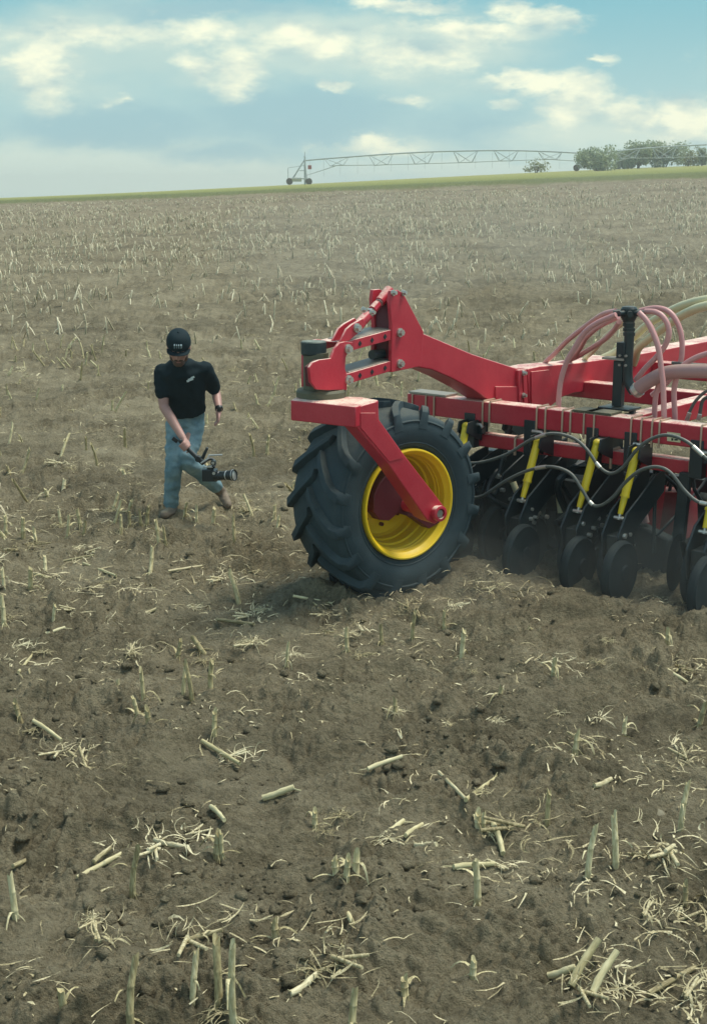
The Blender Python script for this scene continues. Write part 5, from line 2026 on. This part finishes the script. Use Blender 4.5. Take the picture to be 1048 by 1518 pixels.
def stalk_mass(pts):
    """simple stalks, some with a drooping leaf, for the far rows"""
    vs, qs, tn = [], [], []
    for (x, y, z) in pts:
        r = .019 * (1 + max(0, (y - 30)) / 130)
        h = R_.choice([.09, .13, .17, .22, .29]) * R_.uniform(.85, 1.15) * (1 if y < 70 else 1 - .65 * (y - 70) / 21)
        lean = R_.normal(0, .24, 2)
        t = R_.random()
        b = len(vs)
        for f, rr in ((-.1, 1.0), (.5, .95), (1.0, .85)):
            for k in range(4):
                a = pi / 2 * k + t * 6
                vs.append((x + lean[0] * h * f + r * rr * cos(a), y + lean[1] * h * f + r * rr * sin(a), z + h * f + (R_.uniform(-.01, .015) if f == 1 else 0)))
                tn.append(t)
        for lv in (0, 4):
            for k in range(4):
                qs.append((b + lv + k, b + lv + (k + 1) % 4, b + lv + 4 + (k + 1) % 4, b + lv + 4 + k))
        qs.append((b + 8, b + 9, b + 10, b + 11))
        for _ in range(R_.choice([1, 2, 2, 3])):
            a = R_.uniform(0, 2 * pi)
            L = R_.uniform(.1, .34)
            w = R_.uniform(.007, .017) * (1 + max(0, (y - 30)) / 130)
            z0 = h * R_.uniform(.3, .95)
            s = np.array([-sin(a), cos(a), 0]) * w
            b = len(vs)
            ris = R_.uniform(0, .7)
            for f in (0, .33, .66, 1.0):
                p = np.array([x + lean[0] * z0 + cos(a) * L * f * .8, y + lean[1] * z0 + sin(a) * L * f * .8, z + max(z0 + L * (ris * f - 1.1 * f * f), .005)])
                vs += [tuple(p - s * (1 - .6 * f)), tuple(p + s * (1 - .6 * f))]
                tn += [t, t]
            for k in range(3):
                qs.append((b + 2 * k, b + 2 * k + 1, b + 2 * k + 3, b + 2 * k + 2))
    o = raw_mesh('corn_stubble', vs, qs, M['farstraw'], tn)
    tag(o, 'mass of pale cut corn stubble covering the rising field behind', 'stubble', kind='stuff')


stalk_mass(left)


def scatter_points(n, y0, y1, power=1.0, patch=41, thr=-.2):
    """points spread evenly over the picture rather than over the field, in patches"""
    v0, v1 = FPX * CAM_H / y1, FPX * CAM_H / y0
    vv = R_.uniform(v0, v1, n)
    y = FPX * CAM_H / vv
    x = R_.uniform(-.30, .30, n) * (y + 1.5)
    d = perlin(x * 1.1, y * 1.1, patch) + .6 * perlin(x * .3, y * .3, patch + 3) + .5 * perlin(x * 4, y * 4, patch + 5)
    k = R_.random(n) < smooth01((d - thr) / .8) * .85 + .06
    return x[k], y[k]


def litter():
    """strips of dry leaf and stalk splinters strewn on the soil"""
    vs, qs, tn = [], [], []
    for n, y0, y1, lo, hi in ((9000, 3.6, 13, .02, .14), (17000, 9, 90, .05, .24)):
        X, Yy = scatter_points(n, y0, y1)
        Z = ground_h(X, Yy)
        for x, y, z in zip(X, Yy, Z):
            L = lo + (hi - lo) * R_.random() ** 2.0
            w = R_.uniform(.0013, .0050) * (1 + max(0, y - 12) / 25)
            a = R_.uniform(0, 2 * pi)
            t = R_.random()
            kink = R_.normal(0, .7)
            rise = R_.uniform(-.02, .25) * L
            b = len(vs)
            p = np.array([x, y, z + .010])
            for f in range(4):
                aa = a + kink * f / 3
                s = np.array([-sin(aa), cos(aa), R_.normal(0, .6)]) * w * (1 - .22 * f)
                q = p + np.array([0, 0, rise * sin(pi * f / 3) + .003])
                vs += [tuple(q - s), tuple(q + s)]
                tn += [t, t]
                p = p + np.array([cos(aa), sin(aa), 0]) * L / 3
            for k in range(3):
                qs.append((b + 2 * k, b + 2 * k + 1, b + 2 * k + 3, b + 2 * k + 2))
    o = raw_mesh('straw_litter', vs, qs, M['straw'], tn)
    tag(o, 'fine shredded straw litter strewn over the tilled soil', 'straw litter', kind='stuff')


litter()


def clods():
    """loose crumbs and lumps of soil"""
    bm = bmesh.new()
    bmesh.ops.create_icosphere(bm, subdivisions=2, radius=1.0)
    base = np.array([v.co[:] for v in bm.verts])
    tri = np.array([[v.index for v in f.verts] for f in bm.faces])
    bm.free()
    protos = []
    for s in range(10):
        d = .42 * perlin(base[:, 0] * 1.3 + 5 * s, base[:, 1] * 1.3 + base[:, 2] * 1.1, s) + .30 * perlin(base[:, 0] * 3 + base[:, 2] * 2, base[:, 1] * 3 - s * 9, s + 20)
        protos.append(base * (1 + d)[:, None] * np.array([1.0, .8, .62]))
    X, Yy = scatter_points(15000, 3.6, 15, patch=77, thr=-.25)
    Z = ground_h(X, Yy)
    allv, allt = [], []
    nb_ = len(base)
    for i, (x, y, z) in enumerate(zip(X, Yy, Z)):
        r = min(.0042 / max(R_.random(), .02) ** .58, .036)
        if y > 8 and r < .0065:
            continue
        a = R_.uniform(0, 6.28)
        c, s = cos(a), sin(a)
        v = protos[i % 10] @ np.array([[c, s, 0], [-s, c, 0], [0, 0, 1.0]]) * r
        allt.append(tri + len(allv) * nb_)
        allv.append(v + np.array([x, y, z + r * .08]))
    o = raw_mesh('soil_clods', np.concatenate(allv), np.concatenate(allt), M['soil'], None, True)
    tag(o, 'loose brown soil clods and crumbs over the tilled ground', 'soil clods', kind='stuff')


clods()

# two larger stones half sunk in the soil
for (u, v, sx_, lab) in ((890, 956, .065, 'pale flat stone lying in the soil right of the wheel'), (970, 1206, .055, 'small pale stone between the stubs at the right')):
    p = on_ground(u, v)
    bm = bmesh.new()
    bmesh.ops.create_icosphere(bm, subdivisions=3, radius=1.0)
    for w_ in bm.verts:
        k = 1 + .16 * float(perlin(np.array([w_.co.x * 1.5 + u]), np.array([w_.co.y * 1.5 + w_.co.z]), 3)[0]) + .10 * float(perlin(np.array([w_.co.x * 4 + u]), np.array([w_.co.y * 4 + 2 * w_.co.z]), 8)[0])
        w_.co = Vector((w_.co.x * sx_ * k, w_.co.y * sx_ * .7 * k, w_.co.z * sx_ * .34 * k))
    me = bpy.data.meshes.new('stone')
    bm.to_mesh(me)
    bm.free()
    me.shade_smooth()
    me.materials.append(simple('stone', (.20, .178, .118) if u != 760 else (.15, .135, .085), .85, var=.25, scale=30, bmp=.5))
    o = place('stone', me, p + Vector((0, 0, .002)), (0, 0, R_.uniform(0, 3)))
    tag(o, lab, 'stone', 'stones in the soil')

# ------------------------------------------------------------------ thin haze over the field


def build_haze():
    m = bpy.data.materials.new('haze')
    m.use_nodes = True
    nt = m.node_tree
    nt.nodes.clear()
    out = nt.nodes.new('ShaderNodeOutputMaterial')
    v = nt.nodes.new('ShaderNodeVolumePrincipled')
    v.inputs['Color'].default_value = (0.95, 0.98, 0.93, 1)
    v.inputs['Density'].default_value = 0.00105
    v.inputs['Anisotropy'].default_value = 0.2
    nt.links.new(v.outputs[0], out.inputs['Volume'])
    mb = MB()
    mb.box((0, 340, 5.5), (420, 0, 0), (0, 400, 0), (0, 0, 8.5))
    o = mb.build('haze', m, None, smooth=False)
    tag(o, 'thin pale haze hanging over the whole field', 'haze', kind='stuff')


build_haze()


def build_dust():
    """dust hanging round the openers and the foot of the tyre, and drifting behind the drill"""
    m = bpy.data.materials.new('dust')
    m.use_nodes = True
    nt = m.node_tree
    nt.nodes.clear()
    out = nt.nodes.new('ShaderNodeOutputMaterial')
    v = nt.nodes.new('ShaderNodeVolumePrincipled')
    v.inputs['Color'].default_value = (0.72, 0.76, 0.70, 1)
    v.inputs['Density'].default_value = 0.10
    nt.links.new(v.outputs[0], out.inputs['Volume'])
    for c, r in ((Fp(1.9, .9, .22), (1.5, .9, .42)), (Fp(1.7, 2.0, .22), (1.3, .9, .42)), (W(.1, .35, .10), (.9, .7, .30))):
        mb = MB()
        mb.ball(c, *r, axes=(f_w, f_r, UPV), nu=32, nv=20)
        for i, p in enumerate(mb.v):
            d = p - c
            k = 1 + .25 * float(perlin(np.array([p.x * 2.2 + p.z]), np.array([p.y * 2.2 - p.z]), 61)[0])
            mb.v[i] = c + d * k
        o = mb.build('dust_cloud', m, None)
        tag(o, 'thin dust hanging low round the tyre and the seed openers', 'dust', 'dust in the air', kind='stuff')

    m2 = m.copy()
    m2.node_tree.nodes['Principled Volume'].inputs['Density'].default_value = 0.016
    m2.node_tree.nodes['Principled Volume'].inputs['Color'].default_value = (0.9, 0.92, 0.86, 1)
    for (x, y, r, lab) in ((1.0, 30.0, (4.2, 3.2, 1.3), 'faint dust drifting over the stubble behind the wheel mast'), (6.2, 31.0, (3.6, 3.0, 1.5), 'faint dust drifting over the stubble behind the distribution tower')):
        mb = MB()
        mb.ball(Vector((x, y, gz(x, y) + r[2] * .95)), *r, nu=32, nv=20)
        for i, p in enumerate(mb.v):
            mb.v[i] = p + Vector((0, 0, .5 * float(perlin(np.array([p.x * .5]), np.array([p.y * .5 + p.z]), 63)[0])))
        tag(mb.build('dust_cloud', m2, None), lab, 'dust', kind='stuff')


build_dust()
